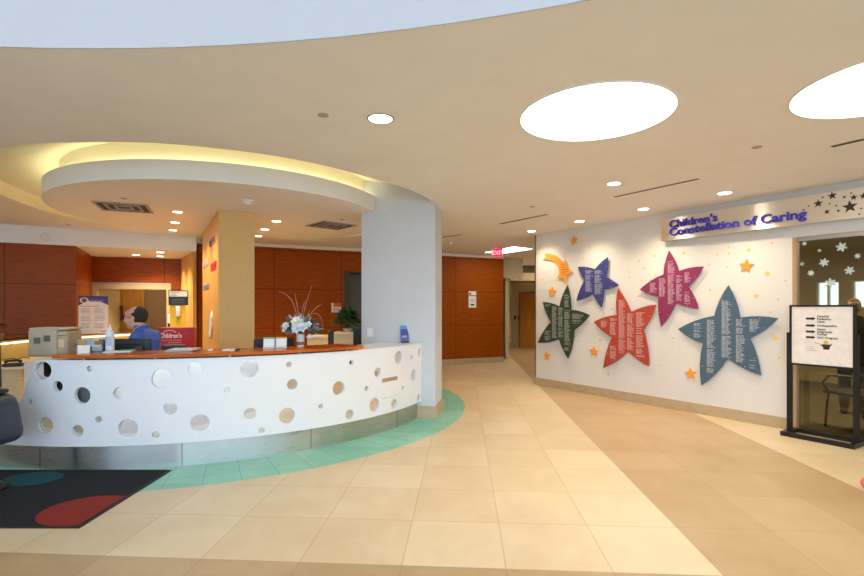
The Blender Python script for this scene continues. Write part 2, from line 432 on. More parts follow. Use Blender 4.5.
# wood return at the corridor end of the back wall
e = BW(503.5)
struct(wall_box('wall_back_return', e + Vector((0.0, 0.05)), e + Vector((0.28, 4.0)), 0, CZ, 0.15, M_cream))
# left part: bulkhead soffit, cherry wall below it, alcove
bdir = (BK(190) - BK(0)).normalized(); bn = Vector((-bdir.y, bdir.x))
LEFT = BK(0) - bdir * 4.6
E0 = BK(196.5)
so = MB(); so.prism([tuple(LEFT), tuple(E0), tuple(E0 + bn * 2.6), tuple(LEFT + bn * 2.6)], 2.64, CZ)
struct(so.build('ceiling_bulkhead', M_fascia))
AL = BK(75.5)                       # left jamb of the alcove
o = wall_box('wall_left_cherry', LEFT + bn * 0.03, AL + bn * 0.03, 0, 2.64, 0.18, M_wood); struct(o)
alb = AL + bn * 2.1; arb = at(184, 258, 11.35).xy
struct(wall_box('wall_alcove_left', AL + bn * 0.2, alb + bn * 0.3, 0, 2.64, 0.12, M_wood))
ar = MB(); Lr = (arb - E0).length; ar.box(0, Lr, 0, 0.06, 0, 2.64)
o = ar.build('wall_alcove_right', M_maple, loc=(E0.x, E0.y, 0)); dd = arb - E0; o.rotation_euler = (0, 0, math.atan2(dd.y, dd.x)); struct(o)
# alcove back wall with doorway
back0, back1 = alb - bdir * 0.15, arb + bdir * 0.3
bd = (back1 - back0).normalized(); bl = (back1 - back0).length
def on_line(px, A, d):           # parameter along A + t d at the column px
    k = (px - 432) / F; return (k * A.y - A.x) / (d.x - k * d.y)
ta, tb = on_line(92, back0, bd), on_line(171, back0, bd)
frame_rot = math.atan2(bd.y, bd.x)
mb = MB(); mb.box(0, bl, 0, 0.15, 2.05, 2.64); mb.box(0, ta, 0, 0.15, 0, 2.05); mb.box(tb, bl, 0, 0.15, 0, 2.05)
o = mb.build('wall_alcove_back', M_wood, loc=(back0.x, back0.y, 0)); o.rotation_euler = (0, 0, frame_rot); struct(o)
M_frame = mat('beige_door_frame', (188, 168, 120), 0.5)
mb = MB(); mb.box(ta, tb, -0.02, 0.17, 1.93, 2.05); mb.box(ta, ta + 0.09, -0.02, 0.17, 0, 1.93); mb.box(tb - 0.09, tb, -0.02, 0.17, 0, 1.93)
dfr = mb.build('trim_3', M_frame, loc=(back0.x, back0.y, 0)); dfr.rotation_euler = (0, 0, frame_rot); struct(dfr, 'beige frame round the doorway behind the desk', 'door frame')
mb = MB(); mb.box(ta, tb, -0.03, 0.0, 2.05, 2.075)
o = mb.build('trim_4', M_alu, loc=(back0.x, back0.y, 0)); o.rotation_euler = (0, 0, frame_rot); struct(o)
# open door leaf on the left jamb
mb = MB(); mb.box(0, 0.85, 0, 0.045, 0.01, 1.92)
q = back0 + bd * (ta + 0.1); lf = mb.build('door_1', M_frame, loc=(q.x, q.y, 0)); lf.rotation_euler = (0, 0, frame_rot + math.radians(72)); struct(lf, 'beige door standing open in the doorway behind the desk', 'door')
hd = MB().lathe([(0.028, 0), (0.028, 0.05), (0.012, 0.052), (0.012, 0.0)], 12, M=Matrix.Translation((0.78, -0.0, 1.0)) @ Matrix.Rotation(PI / 2, 4, 'X')).build('door_handle', M_alu, lf)
# corridor behind that doorway
mb = MB(); mb.box(ta - 0.6, tb + 1.4, 2.6, 2.7, 0, 2.6)
M_corr = mat('corridor_beige', (176, 140, 96), 0.75, var=0.03)
o = mb.build('wall_far_corridor', M_corr, loc=(back0.x, back0.y, 0)); o.rotation_euler = (0, 0, frame_rot); struct(o)
mb = MB(); mb.box(ta - 0.6, ta + 0.62, 2.3, 2.42, 0, 2.6)
o = mb.build('wall_far_maple', M_door, loc=(back0.x, back0.y, 0)); o.rotation_euler = (0, 0, frame_rot); struct(o)
mb = MB(); mb.box(ta - 0.7, tb + 1.5, 0.15, 2.7, 2.6, 2.65)
o = mb.build('ceiling_far_corridor', M_ceil, loc=(back0.x, back0.y, 0)); o.rotation_euler = (0, 0, frame_rot); struct(o)
# ------------------------------------------------------------------ pillar and fin
ang = math.radians(170)
A = Vector((0.045, 6.72)); fd = Vector((math.cos(ang), math.sin(ang))); sd = Vector((0.174, 0.985))
pil = [A, A + fd * 1.06, A + fd * 1.06 + sd * 0.6, A + sd * 0.6]
def rounded(poly, r, k=4):
    out = []; n = len(poly)
    for i in range(n):
        p = poly[i]; a = (poly[i - 1] - p).normalized(); b = (poly[(i + 1) % n] - p).normalized()
        for q in range(k + 1):
            t = q / k; p0 = p + a * r; p2 = p + b * r
            out.append(tuple(p0 * (1 - t) ** 2 + p * 2 * t * (1 - t) + p2 * t * t))
    return out
struct(MB().prism(rounded(pil, 0.02), 0, 3.42).build('pillar', M_grey, smooth=50), 'square light grey pillar at the right end of the reception desk', 'pillar')
cp = sum(pil, Vector((0, 0))) / 4
pb_ = [p + (p - cp).normalized() * 0.025 for p in pil]
struct(MB().prism(rounded(pb_, 0.02), 0, 0.165).build('baseboard_pillar', M_base, smooth=50))
fA, fB, fD = Vector((-2.93, 6.73)), Vector((-2.515, 6.942)), Vector((-4.12, 8.8))
fC = fD + (fB - fA)
fv = [fA, fB, fC, fD]
fm = MB(); vs = [(p.x, p.y, 0) for p in fv] + [(p.x, p.y, DZ) for p in fv]
fm.add(vs, [(0, 1, 5, 4), (1, 2, 6, 5), (2, 3, 7, 6), (0, 3, 2, 1), (4, 5, 6, 7)], 0); fm.add(vs, [(3, 0, 4, 7)], 1)
M_maple2 = mat('yellow_maple', (232, 174, 88), 0.4, var=0.1, scale=5, stretch=(6, 6, 0.5))
struct(fm.build('wall_fin', [M_tan, M_maple2]), 'tan wall stub with a yellow wood side standing inside the reception desk', 'wall')
# ------------------------------------------------------------------ star wall
W0 = Vector((2.05, 9.65)); Wt = Vector((0.5559, -0.8313)); Wn = Vector((0.8313, 0.5559))
def WS(px):
    k = (px - 432) / F; return (k * W0.y - W0.x) / (Wt.x - k * Wt.y)
def WP(px, py, off=0.0):      # (s, z) on the wall face (or a plane off metres in front of it)
    o = W0 - Wn * off; k = (px - 432) / F; s = (k * o.y - o.x) / (Wt.x - k * Wt.y); d = o.y + Wt.y * s
    return (s, H - (py - HY) * d / F)
WROT = math.atan2(Wt.y, Wt.x)
def on_wall(o): o.location = (W0.x, W0.y, 0); o.rotation_euler = (0, 0, WROT); return o   # x along wall, y into the wall, z up
sj = WS(792.5); s_end = 10.5; door_top = 2.385; s_r = sj + 1.15
mb = MB(); mb.box(0.0, sj, 0, 0.16, 0, CZ); mb.box(sj, s_end, 0, 0.16, door_top, CZ); mb.box(sj + 2.3, s_end, 0, 0.16, 0, door_top)
sw = on_wall(mb.build('wall_right', M_starwall)); struct(sw)
mb = MB(); mb.lathe([(0.08, 0), (0.08, CZ)], 24, M=Matrix.Translation((0.0, 0.08, 0)))
M_bead = mat('bronze_corner_trim', (138, 116, 92), 0.45, 0.4, var=0.03)
struct(on_wall(mb.build('trim_5', M_bead, smooth=60)), 'bronze metal corner trim at the far end of the star wall', 'trim')
mb = MB(); mb.box(0.0, sj - 0.03, -0.015, 0.0, 0, 0.145); mb.arc(0.08, 0.097, 0, 0.145, PI / 2, 3 * PI / 2, 16, c=(0, 0.08))
struct(on_wall(mb.build('baseboard_right', M_base)))
rt = MB(); rt.box(0, 12, -0.15, 0, 0, CZ)
o = rt.build('wall_corridor_right', M_starwall, loc=(2.25, 9.75, 0)); o.rotation_euler = (0, 0, math.radians(66)); struct(o)
# painted sprinkling of tiny stars on the wall (paint, part of the wall)
tiny = [(530 + x / 6.4, 240 + y / 6.4, r) for x, y, r in [(178, 32, 1), (222, 98, 1), (340, 118, 1), (380, 48, 1), (82, 252, 1.2), (635, 203, .8), (635, 235, .9), (697, 133, .8), (730, 182, .8), (715, 262, .8), (697, 358, 1), (530, 440, 1), (475, 468, 1), (405, 10, .8), (335, 5, .8), (60, 60, .7), (165, 255, .7)]]
tiny += [(530 + x / 6.4, 300 + y / 6.4, r) for x, y, r in [(103, 145, .9), (305, 262, .9), (397, 215, .9), (448, 258, 1.4), (502, 476, 1.4)]]
tiny += [(630 + x / 5.4, 240 + y / 5.4, r) for x, y, r in [(133, 87, 1.4), (50, 115, .7), (75, 153, .8), (290, 70, 1.6), (185, 135, 1), (110, 218, .9), (64, 218, .9), (138, 187, .8), (45, 303, .9), (425, 132, 1), (525, 145, 1), (533, 40, 1), (473, 77, 1.1), (535, 72, 1.2), (642, 55, 2.2), (767, 17, 1.3), (742, 182, 2.5), (840, 220, 1.3), (683, 303, 2.3), (800, 320, 1.3), (757, 390, 1.2), (432, 268, 1), (290, 377, 1), (785, 530, 2.5), (232, 530, .9)]]
tiny += [(660 + x / 4.8, 280 + y / 4.8, r) for x, y, r in [(95, 322, .9), (60, 278, .9), (240, 48, .9), (572, 373, 1.3), (610, 493, 1.4), (0, 410, .9)]]
mb = MB()
for px, py, r in tiny:
    s, z = WP(px, py); d = W0.y + Wt.y * s; R = r * 1.25 * d / F
    mb.prism([(s + x, z + y) for x, y in star2d(R, 0.5, PI / 2 + random.uniform(-.4, .4))], 0.0005, 0.0025, M=UPR)
M_gold = mat('gold_paint', (246, 200, 104), 0.6)
o = mb.build('painted_stars', M_gold, sw)
# ---- star panels with names
def curved_outline(tips, inner, bulge=0.05):
    pts = []
    for i in range(5):
        a = Vector(tips[i]); b = Vector(inner[i]); c = Vector(tips[(i + 1) % 5])
        cen = sum((Vector(t) for t in tips), Vector((0, 0))) / 5
        for p, q in ((a, b), (b, c)):
            m = (p + q) / 2; nrm = Vector((-(q - p).y, (q - p).x)).normalized()
            if nrm.dot(m - cen) < 0: nrm = -nrm
            for t in (0, .25, .5, .75):
                pts.append(tuple(p.lerp(q, t) + nrm * (q - p).length * bulge * 4 * t * (1 - t)))
    return pts
def inside(p, poly):
    r = False; n = len(poly)
    for i in range(n):
        a, b = poly[i], poly[i - 1]
        if (a[1] > p[1]) != (b[1] > p[1]) and p[0] < (b[0] - a[0]) * (p[1] - a[1]) / (b[1] - a[1]) + a[0]: r = not r
    return r
OFF = 0.045
def star_panel(label, rgb, tips, inner, cols, holes=10):
    T = [WP(*t, OFF) for t in tips]; I = [WP(*t, OFF) for t in inner]
    c = (sum(t[0] for t in T) / 5, sum(t[1] for t in T) / 5)
    loc = W0 + Wt * c[0]
    root = thing('wall_mounted_star_panel', label, 'wall star', (loc.x, loc.y, c[1]), WROT, 'big donor stars on the white wall')
    L = lambda p: (p[0] - c[0], p[1] - c[1])
    poly = [L(p) for p in curved_outline(T, I)]
    name = 'star_' + '_'.join(map(str, rgb))
    MB().prism(poly, OFF - 0.012, OFF, M=UPR).build('plate', mat(name, rgb, 0.42, var=0.02), root)
    lt = MB(); rnd = random.Random(sum(rgb))
    zs = [p[1] for p in poly]; z = max(zs) - 0.1
    while z > min(zs) + 0.06:
        for (xa, xb) in cols:
            a = WP(xa, 300, OFF)[0] - c[0]; b = WP(xb, 300, OFF)[0] - c[0]
            w_ = (b - a) * rnd.choice((.55, .65, .7, .8, .85, .95))
            if rnd.random() < 0.06: continue
            m = 0.03
            if all(inside(q, poly) for q in ((a - m, z), (a + w_ + m, z), (a, z + m), (a, z - m), (a + w_, z + m), (a + w_, z - m))):
                x = a                                   # a line of names: a few short word strokes
                while x < a + w_:
                    l = min(rnd.uniform(0.025, 0.06), a + w_ - x)
                    lt.box(x, x + l, -OFF - 0.0015, -OFF - 0.0002, z - 0.0048, z + 0.0048); x += l + 0.01
        z -= 0.0165
    tint = tuple(int(v * 0.42 + 238 * 0.58) for v in rgb)
    lt.build('lettering', mat('ink_' + name, tint, 0.6), root)
    for i in range(5):
        for a, b, t in ((T[i], I[i], 0.45), (I[i], T[(i + 1) % 5], 0.55)):
            p = Vector(a).lerp(Vector(b), t); q = p + (Vector(c) - p).normalized() * 0.012
            x, z_ = L(q)
            MB().lathe([(0.009, 0), (0.009, OFF + 0.004), (0.006, OFF + 0.008)], 10, M=Matrix.Translation((x, 0, z_)) @ UPR).build('standoff', M_chrome, root)
    return root
star_panel('navy blue star, the smallest, high on the white wall left of the red star', (58, 64, 128),
    [(607.7, 257.2), (618.6, 285.3), (601.4, 307.7), (576.3, 300.9), (577.8, 266.9)], [(605.8, 277.2), (603.8, 289.7), (592.8, 293.9), (584.4, 280.3), (594.8, 269.2)],
    [(585.5, 593.3), (594.8, 603)])
star_panel('dark green star nearest the bronze corner of the white wall', (44, 66, 50),
    [(567.5, 285), (589.5, 315.2), (568, 358.9), (537.6, 342.7), (542.5, 302)], [(571.1, 309.8), (574.2, 329.7), (558.9, 339.1), (550.8, 321.9), (559.3, 306.4)],
    [(545, 551), (552, 558), (558.4, 563.5), (564.5, 571), (572.3, 584)])
star_panel('orange-red star in the middle of the white wall', (176, 68, 56),
    [(617.8, 288.4), (656.2, 304.6), (649.1, 366.4), (603.1, 368), (593.6, 321.9)], [(630.8, 312.2), (643.3, 329.7), (628.1, 351.3), (612, 337.2), (616.7, 315)],
    [(601, 608.2), (610, 616.8), (618.8, 626), (627.2, 634.4), (636.2, 645)])
star_panel('magenta purple star, highest on the white wall below the metal sign', (136, 48, 92),
    [(668.9, 250.7), (703.7, 266.5), (698.5, 308.9), (661.1, 326.7), (639.6, 289.6)], [(678.5, 271.1), (688.3, 286.7), (675.9, 302.6), (658.1, 296.5), (663.3, 274.3)],
    [(650, 657), (659, 666), (667.8, 675.4), (676.3, 682.8), (684.6, 691.5)])
star_panel('big slate blue star, largest and nearest the glass door', (72, 98, 120),
    [(728.3, 285.2), (778.3, 318.3), (760.8, 375.4), (701.3, 385.6), (677.9, 329)], [(740.2, 317.5), (749.6, 338.3), (727.7, 358.1), (702.7, 343.5), (714.2, 315.8)],
    [(693.8, 703.3), (706.9, 716.3), (721.7, 731.9), (736, 745.8), (749.6, 760.4)])
# ---- orange shooting star and small orange stars
M_orange = mat('orange_acrylic', (240, 158, 52), 0.45, var=0.03)
sh = [(544, 253.8), (549, 253.7), (553.4, 254.8), (557.6, 257), (561.3, 260.6), (563.2, 262.8), (564.7, 259.5), (567.5, 268.1), (573, 272), (567, 274.7), (565.9, 285.3), (562.8, 277.5), (556.6, 278.6), (559.4, 272.6), (558.1, 266.4), (555, 262.6), (551.9, 260.6), (547, 259.4), (542.5, 259), (546.4, 256.4)]
q = [WP(*t, 0.03) for t in sh]; c = (sum(t[0] for t in q) / len(q), sum(t[1] for t in q) / len(q)); loc = W0 + Wt * c[0]
root = thing('wall_mounted_shooting_star', 'orange shooting star with a curved tail near the bronze corner', 'wall star', (loc.x, loc.y, c[1]), WROT)
MB().prism([(a - c[0], b - c[1]) for a, b in q], 0.018, 0.03, M=UPR).build('plate', M_orange, root)
lt = MB()
for px, py, l in ((561, 265, 4), (560.5, 267.5, 6), (560.5, 270, 8), (561, 272.3, 7), (562, 274.6, 5)):
    a = WP(px, py, 0.03); b = WP(px + l, py, 0.03)
    lt.box(a[0] - c[0], b[0] - c[0], -0.0315, -0.0301, a[1] - c[1] - 0.006, a[1] - c[1] + 0.006)
lt.build('lettering', mat('ink_rust', (196, 104, 44), 0.6), root)
MB().lathe([(0.02, 0), (0.02, 0.0185)], 12, M=UPR).build('standoff', M_chrome, root)
for px, py, r, rot, lab in ((573.8, 240.3, 4.2, .15, 'small orange star highest on the wall, above the shooting star tail'), (551.9, 291.8, 5, -.1, 'small orange star directly above the dark green star left arm'),
        (546.6, 356, 4.6, .1, 'small orange star low on the wall under the dark green star'), (593.9, 351.6, 5.2, -.05, 'small orange star low between the green and orange-red stars'),
        (745.9, 265.9, 6.2, -.12, 'largest small orange star, on the wall under the metal sign right of the magenta star'), (690.4, 373.8, 5.6, .1, 'small orange star low on the wall left of the big slate star foot')):
    s, z = WP(px, py, 0.02); loc = W0 + Wt * s; d = loc.y
    o = MB().prism(star2d(r * 1.12 * d / F, 0.45, PI / 2 + rot), 0.0, 0.02, M=UPR).build('wall_mounted_orange_star', M_orange, loc=(loc.x, loc.y, z)); o.rotation_euler = (0, 0, WROT)
    tag(o, lab, 'wall star', 'small orange stars on the white wall')
# ---- metal sign over the door
SO = 0.12
s0 = WP(660.5, 222, SO)[0]; s1 = WP(864, 190, SO)[0] + 0.75
zt, zb = 2.845, 2.515
loc = W0 + Wt * s0
sg = thing('wall_mounted_sign', 'long brushed metal sign reading Constellation of Caring over the wall', 'sign', (loc.x, loc.y, zb), WROT)
SLn = s1 - s0; hh = zt - zb
mb = MB(); pts = []
N = 40
for i in range(N + 1):                       # very gently bowed face
    u = i / N; pts.append((u * SLn, -SO - 0.05 * math.sin(PI * u) + 0.02))
face = pts + [(x, y + 0.02) for x, y in pts[::-1]]
mb.prism(face, 0, hh); mb.box(0.0, 0.02, -SO + 0.03, -0.001, 0.0, hh); mb.box(SLn - 0.02, SLn, -SO + 0.03, -0.001, 0.0, hh)
mb.build('face_plate', M_sign, sg, smooth=30)
def yface(x): u = min(max(x / SLn, 0), 1); return -SO - 0.05 * math.sin(PI * u) + 0.02
M_letter = mat('purple_letter', (66, 56, 184), 0.2, var=0.03)
def sgx(px): return WP(px, 220, SO + 0.03)[0] - s0
def sign_text(body, x0, x1, z, size, name):
    w_ = text_width(body, size, 0.004)
    mbt = text_into(MB(), body, size, Matrix.Diagonal(((x1 - x0) / w_, 1, 1, 1)), 0.008, offset=0.004)
    xmin = min(v[0] for v in mbt.v)
    mbt.v = [(v[0] - xmin + x0, yface(v[0] - xmin + x0) - 0.012 - v[2], v[1] + z) for v in mbt.v]
    return mbt.build(name, M_letter, sg)
sign_text("Children's", sgx(668), sgx(717), 0.185, 0.145, 'lettering_line')
sign_text("Constellation of Caring", sgx(668), sgx(807), 0.068, 0.15, 'lettering_line')
M_cut = mat('dark_cutout', (56, 44, 34), 0.6)
for px, py, r in ((803.5, 210, 1.2), (808.5, 206, 1.0), (818, 203.5, 3.6), (822.5, 197.2, 1.1), (832, 195.6, 3.6), (826.7, 211.8, 2.4), (829.5, 203.5, 1.1), (836, 205.6, 1.1), (838, 210.6, 1.4), (844, 197, 1.5), (849.5, 206.6, 5.6), (850.6, 193, 1.0), (853.3, 197.2, 2.8), (860.8, 208.4, 1.1), (858.8, 214, 1.1), (863, 195.8, 3)):
    s, z = WP(px, py, SO + 0.03); x = s - s0; R = r * 1.15 * (W0.y + Wt.y * s) / F
    cut = MB(); cut.prism([(x + a, z - zb + b) for a, b in star2d(R, 0.42, PI / 2 + random.uniform(-.3, .3))], -yface(x) - 0.0015, -yface(x) + 0.0025, M=UPR); cut.build('star_cutout', M_cut, sg)
# ---- glass door
M_doorglass = glass_mat('tinted_glass', (214, 212, 194), 1.0)
gl = MB(); gl.box(sj + 0.05, sj + 2.3, 0.06, 0.075, 0.02, door_top - 0.05)
dr = on_wall(gl.build('door_2', M_doorglass)); struct(dr, 'tall glass door with snowflake stickers under the metal sign', 'door')
mb = MB(); mb.box(sj, sj + 0.045, -0.004, 0.09, 0, door_top); mb.box(sj + 2.25, sj + 2.3, -0.004, 0.09, 0, door_top)
mb.build('door_jamb', mat('bronze_jamb', (186, 156, 120), 0.4, 0.3), dr)
mb = MB(); mb.box(sj + 0.05, sj + 2.25, 0.03, 0.11, door_top - 0.05, door_top)
mb.box(sj + 1.02, sj + 1.26, 0.02, 0.12, door_top - 0.12, door_top - 0.02)
mb.build('head_rail', M_alu, dr)
mb = MB(); mb.box(sj + 0.05, sj + 2.25, 0.03, 0.11, 0, 0.02); mb.build('sill', M_alu, dr)
M_flake = mat('frosted_sticker', (196, 214, 206), 0.7)
for px, py, r, lab in ((804.5, 243.5, 2.4, 'faint round snowflake in the top left corner of the glass door'), (841.5, 247, 5, 'large pale snowflake highest on the glass door'), (824, 262.5, 4.4, 'bluish snowflake above centre of the glass door'),
        (811, 273, 3.2, 'small snowflake nearest the left jamb of the glass door'), (849.5, 270.5, 4.4, 'bluish snowflake on the right of the glass door'), (830.3, 283, 5, 'lowest snowflake on the glass door, above the sign board'),
        (857.5, 256, 2.8, 'small blue snowflake towards the right edge of the glass door'), (819.6, 250.5, 1.8, 'tiny blue snowflake beneath the top rail of the glass door'), (802, 264, 2.2, 'tiny blue snowflake beside the left jamb, higher than its neighbour')):
    s, z = WP(px, py, -0.058); R = r * (W0.y + Wt.y * s) / F
    mb = MB()
    mb.prism(star2d(R, 0.5, 0.3 + px % 1, 6), 0.001, 0.002, M=UPR)
    for kx in range(6):
        a = kx * PI / 3 + 0.3 + px % 1; d = Vector((math.cos(a), math.sin(a))); nrm = Vector((-d.y, d.x))
        mb.prism([tuple(p) for p in (d * R * .6 + nrm * R * .04, d * R * .78 + nrm * R * .24, d * R * .92 + nrm * R * .14, d * R * .92 - nrm * R * .14, d * R * .78 - nrm * R * .24, d * R * .6 - nrm * R * .04)], 0.0021, 0.0025, M=UPR)
    loc = W0 + Wt * s + Wn * 0.06
    o = mb.build('window_snowflake_sticker', M_flake, loc=(loc.x, loc.y, z)); o.rotation_euler = (0, 0, WROT)
    tag(o, lab, 'sticker', 'snowflake stickers on the glass door')
# ---- room behind the glass door
mb = MB(); mb.box(0.75, 9, 5.0, 5.15, 0, 1.5); mb.box(0.75, 9, 5.0, 5.15, 2.05, 2.75)
xs = [0.75]
for px in (816, 840, 852, 882):
    k = (px - 432) / F; o_ = W0 + Wn * 5.0; xs.append((k * o_.y - o_.x) / (Wt.x - k * Wt.y))
xs.append(9); xs.sort()
for i in (0, 2, 4): mb.box(xs[i], xs[i + 1], 5.0, 5.15, 1.5, 2.05)
M_clinic = mat('clinic_wall_paint', (206, 186, 148), 0.8)
struct(on_wall(mb.build('wall_clinic_far', M_clinic)))
mb = MB(); mb.box(0.75, 0.9, 0.16, 5.15, 0, 2.75); mb.box(8.9, 9.05, 0.16, 5.15, 0, 2.75)
struct(on_wall(mb.build('wall_clinic_side', M_clinic)))
mb = MB(); mb.box(0.75, 9.05, 0.16, 5.15, 2.7, 2.75); struct(on_wall(mb.build('ceiling_clinic', mat('clinic_ceiling', (196, 180, 150), 0.9))))
mb = MB(); mb.box(0.9, 9, 0.16, 5.0, 0.0, 0.008); struct(on_wall(mb.build('floor_clinic', mat('clinic_carpet', (104, 92, 70), 0.95, var=0.15, scale=60))))
for i in (1, 3):
    mb = MB(); a, b = xs[i], xs[i + 1]
    for x in (a, b - 0.03, (a + b) / 2 - 0.015): mb.box(x, x + 0.03, 5.02, 5.1, 1.5, 2.05)
    mb.box(a, b, 5.02, 5.1, 1.5, 1.53); mb.box(a, b, 5.02, 5.1, 2.02, 2.05)
    struct(on_wall(mb.build('window_%d' % (i // 2 + 1), M_white)), 'bright window in the far wall of the room behind the glass door, %s' % ('left one' if i == 1 else 'right one'), 'window')
for k_, (s_, n_) in enumerate(((3.4, 1.5), (5.6, 2.6))):  # two panels added to brighten the room behind the glass
    p = W0 + Wt * s_ + Wn * n_
    r_ = thing('ceiling_fill_light', ('added ceiling light panel behind the glass door, close to the left jamb', 'added ceiling light panel deeper in the room behind the glass door')[k_], 'light', (p.x, p.y, 2.66), WROT, 'added light panels behind the glass door')
    mb = MB(); mb.box(-.3, .3, -.3, -.27, 0, 0.04); mb.box(-.3, .3, .27, .3, 0, 0.04); mb.box(-.3, -.27, -.27, .27, 0, 0.04); mb.box(.27, .3, -.27, .27, 0, 0.04); mb.build('frame', M_white, r_)
    MB().box(-.27, .27, -.27, .27, 0.012, 0.03).build('diffuser', emitter('clinic_fill_lens', (255, 240, 210), 40.0), r_)
# ------------------------------------------------------------------ far corridor on the right
struct(wall_box('wall_corridor_end', (2.2, 19.6), (3.13, 19.3), 0, CZ, 0.15, M_cream))
struct(wall_box('wall_corridor_angled', (3.13, 19.3), (5.3, 16.6), 0, CZ, 0.15, M_cream))
struct(wall_box('baseboard_corridor', (2.2, 19.575), (3.14, 19.275), 0, 0.15, 0.03, M_base))
dA = Vector((3.13, 19.3)); dv = (Vector((5.3, 16.6)) - dA).normalized()
t0 = on_line(521.0, dA, dv)
mb = MB(); mb.box(0, 0.95, -0.05, 0.0, 0, 2.06)
dn = Vector((dv.y, -dv.x))
p = dA + dv * t0
o = mb.build('door_3', M_door, loc=(p.x + 0, p.y, 0)); o.rotation_euler = (0, 0, math.atan2(dv.y, dv.x)); struct(o, 'oak door at the end of the corridor beyond the star wall', 'door')
fr = MB(); fr.box(-0.05, 0.0, -0.07, 0, 0, 2.11); fr.box(0.95, 1.0, -0.07, 0, 0, 2.11); fr.box(0, 0.95, -0.07, 0, 2.06, 2.11); fr.build('door_jamb', mat('grey_jamb', (120, 108, 92), 0.5), o)
ta_ = on_line(515.0, dA, dv); tb_ = on_line(519.2, dA, dv)
for i, t in enumerate((ta_, tb_)):
    p = dA + dv * t; z = 1.52 - 10 * p.y / F
    r_ = thing('wall_switch', ('dark wall switch at the corridor end, farther from the oak door', 'dark wall switch at the corridor end, right beside the oak door')[i], 'switch', (p.x, p.y, z), math.atan2(dv.y, dv.x), 'switches in the corridor')
    MB().box(-.05, .05, -.012, 0, -.075, .075, bev=.004).build('plate', M_blackp, r_); MB().box(-.015, .015, -.02, -.011, -.03, .03).build('rocker', M_black, r_)
hb = MB(); hb.box(2.05, 2.64, 14.25, 14.6, 2.38, CZ); struct(hb.build('trim_6', M_cream), 'cream header over the corridor entrance', 'header')
hb = MB(); hb.box(2.64, 4.8, 16.4, 16.7, 2.42, 2.68); struct(hb.build('trim_7', M_cream)); hb = MB(); hb.box(2.64, 5.2, 16.7, 16.85, 2.38, CZ); struct(hb.build('trim_8', mat('grey_recess', (112, 104, 90), 0.8)))
struct(wall_box('wall_corridor_left', (2.30, 14.6), (2.45, 19.6), 0, CZ, 0.12, M_cream))
# ------------------------------------------------------------------ entrance side behind the camera: tall window wall
mb = MB()
for i in range(10): x = -12 + 23 * i / 9; mb.box(x - 0.05, x + 0.05, -6.1, -5.95, 0, 6)
for z in (0.0, 2.3, 4.2, 5.9): mb.box(-12, 11, -6.1, -5.95, z, z + 0.1)
struct(mb.build('window_3', M_alu))
struct(wall_box('wall_west_blocker', (-7.6, -6), (-7.6, 5.2), 0, 6.0, 0.2, M_white)); struct(wall_box('wall_far_west', (-12, -6), (-12, 24), 0, 6.0, 0.2, M_white)); struct(wall_box('wall_east', (11, -6), (11, 0.5), 0, 6.0, 0.2, M_white, side=-1))  # first wall is unseen, set close in to block daylight on the left
struct(wall_box('wall_north', (-12, 24), (11, 24), 0, CZ + 0.6, 0.2, M_white))
# ------------------------------------------------------------------ ceiling lamps and fittings
def spot(parent, energy, size=135, blend=1.0, z=-0.03):
    l = bpy.data.lights.new('downlight_beam', 'SPOT'); l.energy = energy; l.color = (1, 0.80, 0.56); l.spot_size = math.radians(size); l.spot_blend = blend; l.shadow_soft_size = 0.06
    o = bpy.data.objects.new('downlight_beam', l); COL.objects.link(o); o.parent = parent; o.location = (0, 0, z)
for c, lab in ((OV1, 'large round luminous ceiling light seen whole above the stone floor'), (OV2, 'large round luminous ceiling light cut by the right picture edge')):
    r_ = thing('oval_ceiling_light', lab, 'light', (c[0], c[1], CZ), 0, 'round luminous ceiling lights')
    MB().arc(OVR - 0.004, OVR + 0.012, -0.006, 0.09, 0, 2 * PI, 64).build('trim_ring', M_white, r_, smooth=40)
    MB().prism(circle((0, 0), OVR - 0.004, 64), 0.045, 0.06).build('diffuser', M_oval, r_)
DL = [(380.5, 118.5, CZ, .088, 'single recessed downlight in front of the desk, nearest to the entrance bulkhead', 22),
      (614, 183.5, CZ, .075, 'recessed downlight left of the long slot vent, near the star wall', 40), (643.5, 209, CZ, .075, 'recessed downlight below the long slot vent, above the navy and red stars', 46),
      (724.5, 193, CZ, .08, 'recessed downlight right of the slot vent, above the metal sign start', 46), (579.5, 221.3, CZ, .075, 'recessed downlight above the shooting star end of the white wall', 40), (531.5, 231.2, CZ, .07, 'recessed downlight beside the bronze corner trim of the star wall', 34),
      (177.5, 211.8, DZ, .062, 'front downlight of the trio left of the tan wall stub', 55), (175, 222.4, DZ, .062, 'middle downlight of the trio left of the tan wall stub', 55), (173, 230, DZ, .062, 'rear downlight of the trio left of the tan wall stub', 55),
      (276.5, 221, DZ, .068, 'front downlight of the trio right of the tan wall stub', 44), (265, 229.3, DZ, .065, 'middle downlight of the trio right of the tan wall stub', 44), (258.6, 236, DZ, .06, 'rear downlight of the trio right of the tan wall stub, half hidden', 44),
      (136, 254.7, 2.64, .07, 'downlight over the doorway alcove, alone on the left', 70), (160.4, 252.2, 2.64, .07, 'downlight over the doorway alcove, front one on the right', 70), (160.2, 256.2, 2.64, .07, 'downlight over the doorway alcove, rear one on the right', 50)]
for px, py, z, r, lab, en in DL:
    p = P(px, py, z)
    o = thing('recessed_downlight', lab, 'light', (p.x, p.y, z), 0, 'recessed ceiling downlights')
    MB().arc(r, r + 0.016, -0.005, 0.0, 0, 2 * PI, 32).build('trim_ring', M_alu, o)
    MB().prism(circle((0, 0), r, 32), -0.003, -0.0005).build('lens', M_lens, o)
    spot(o, en)
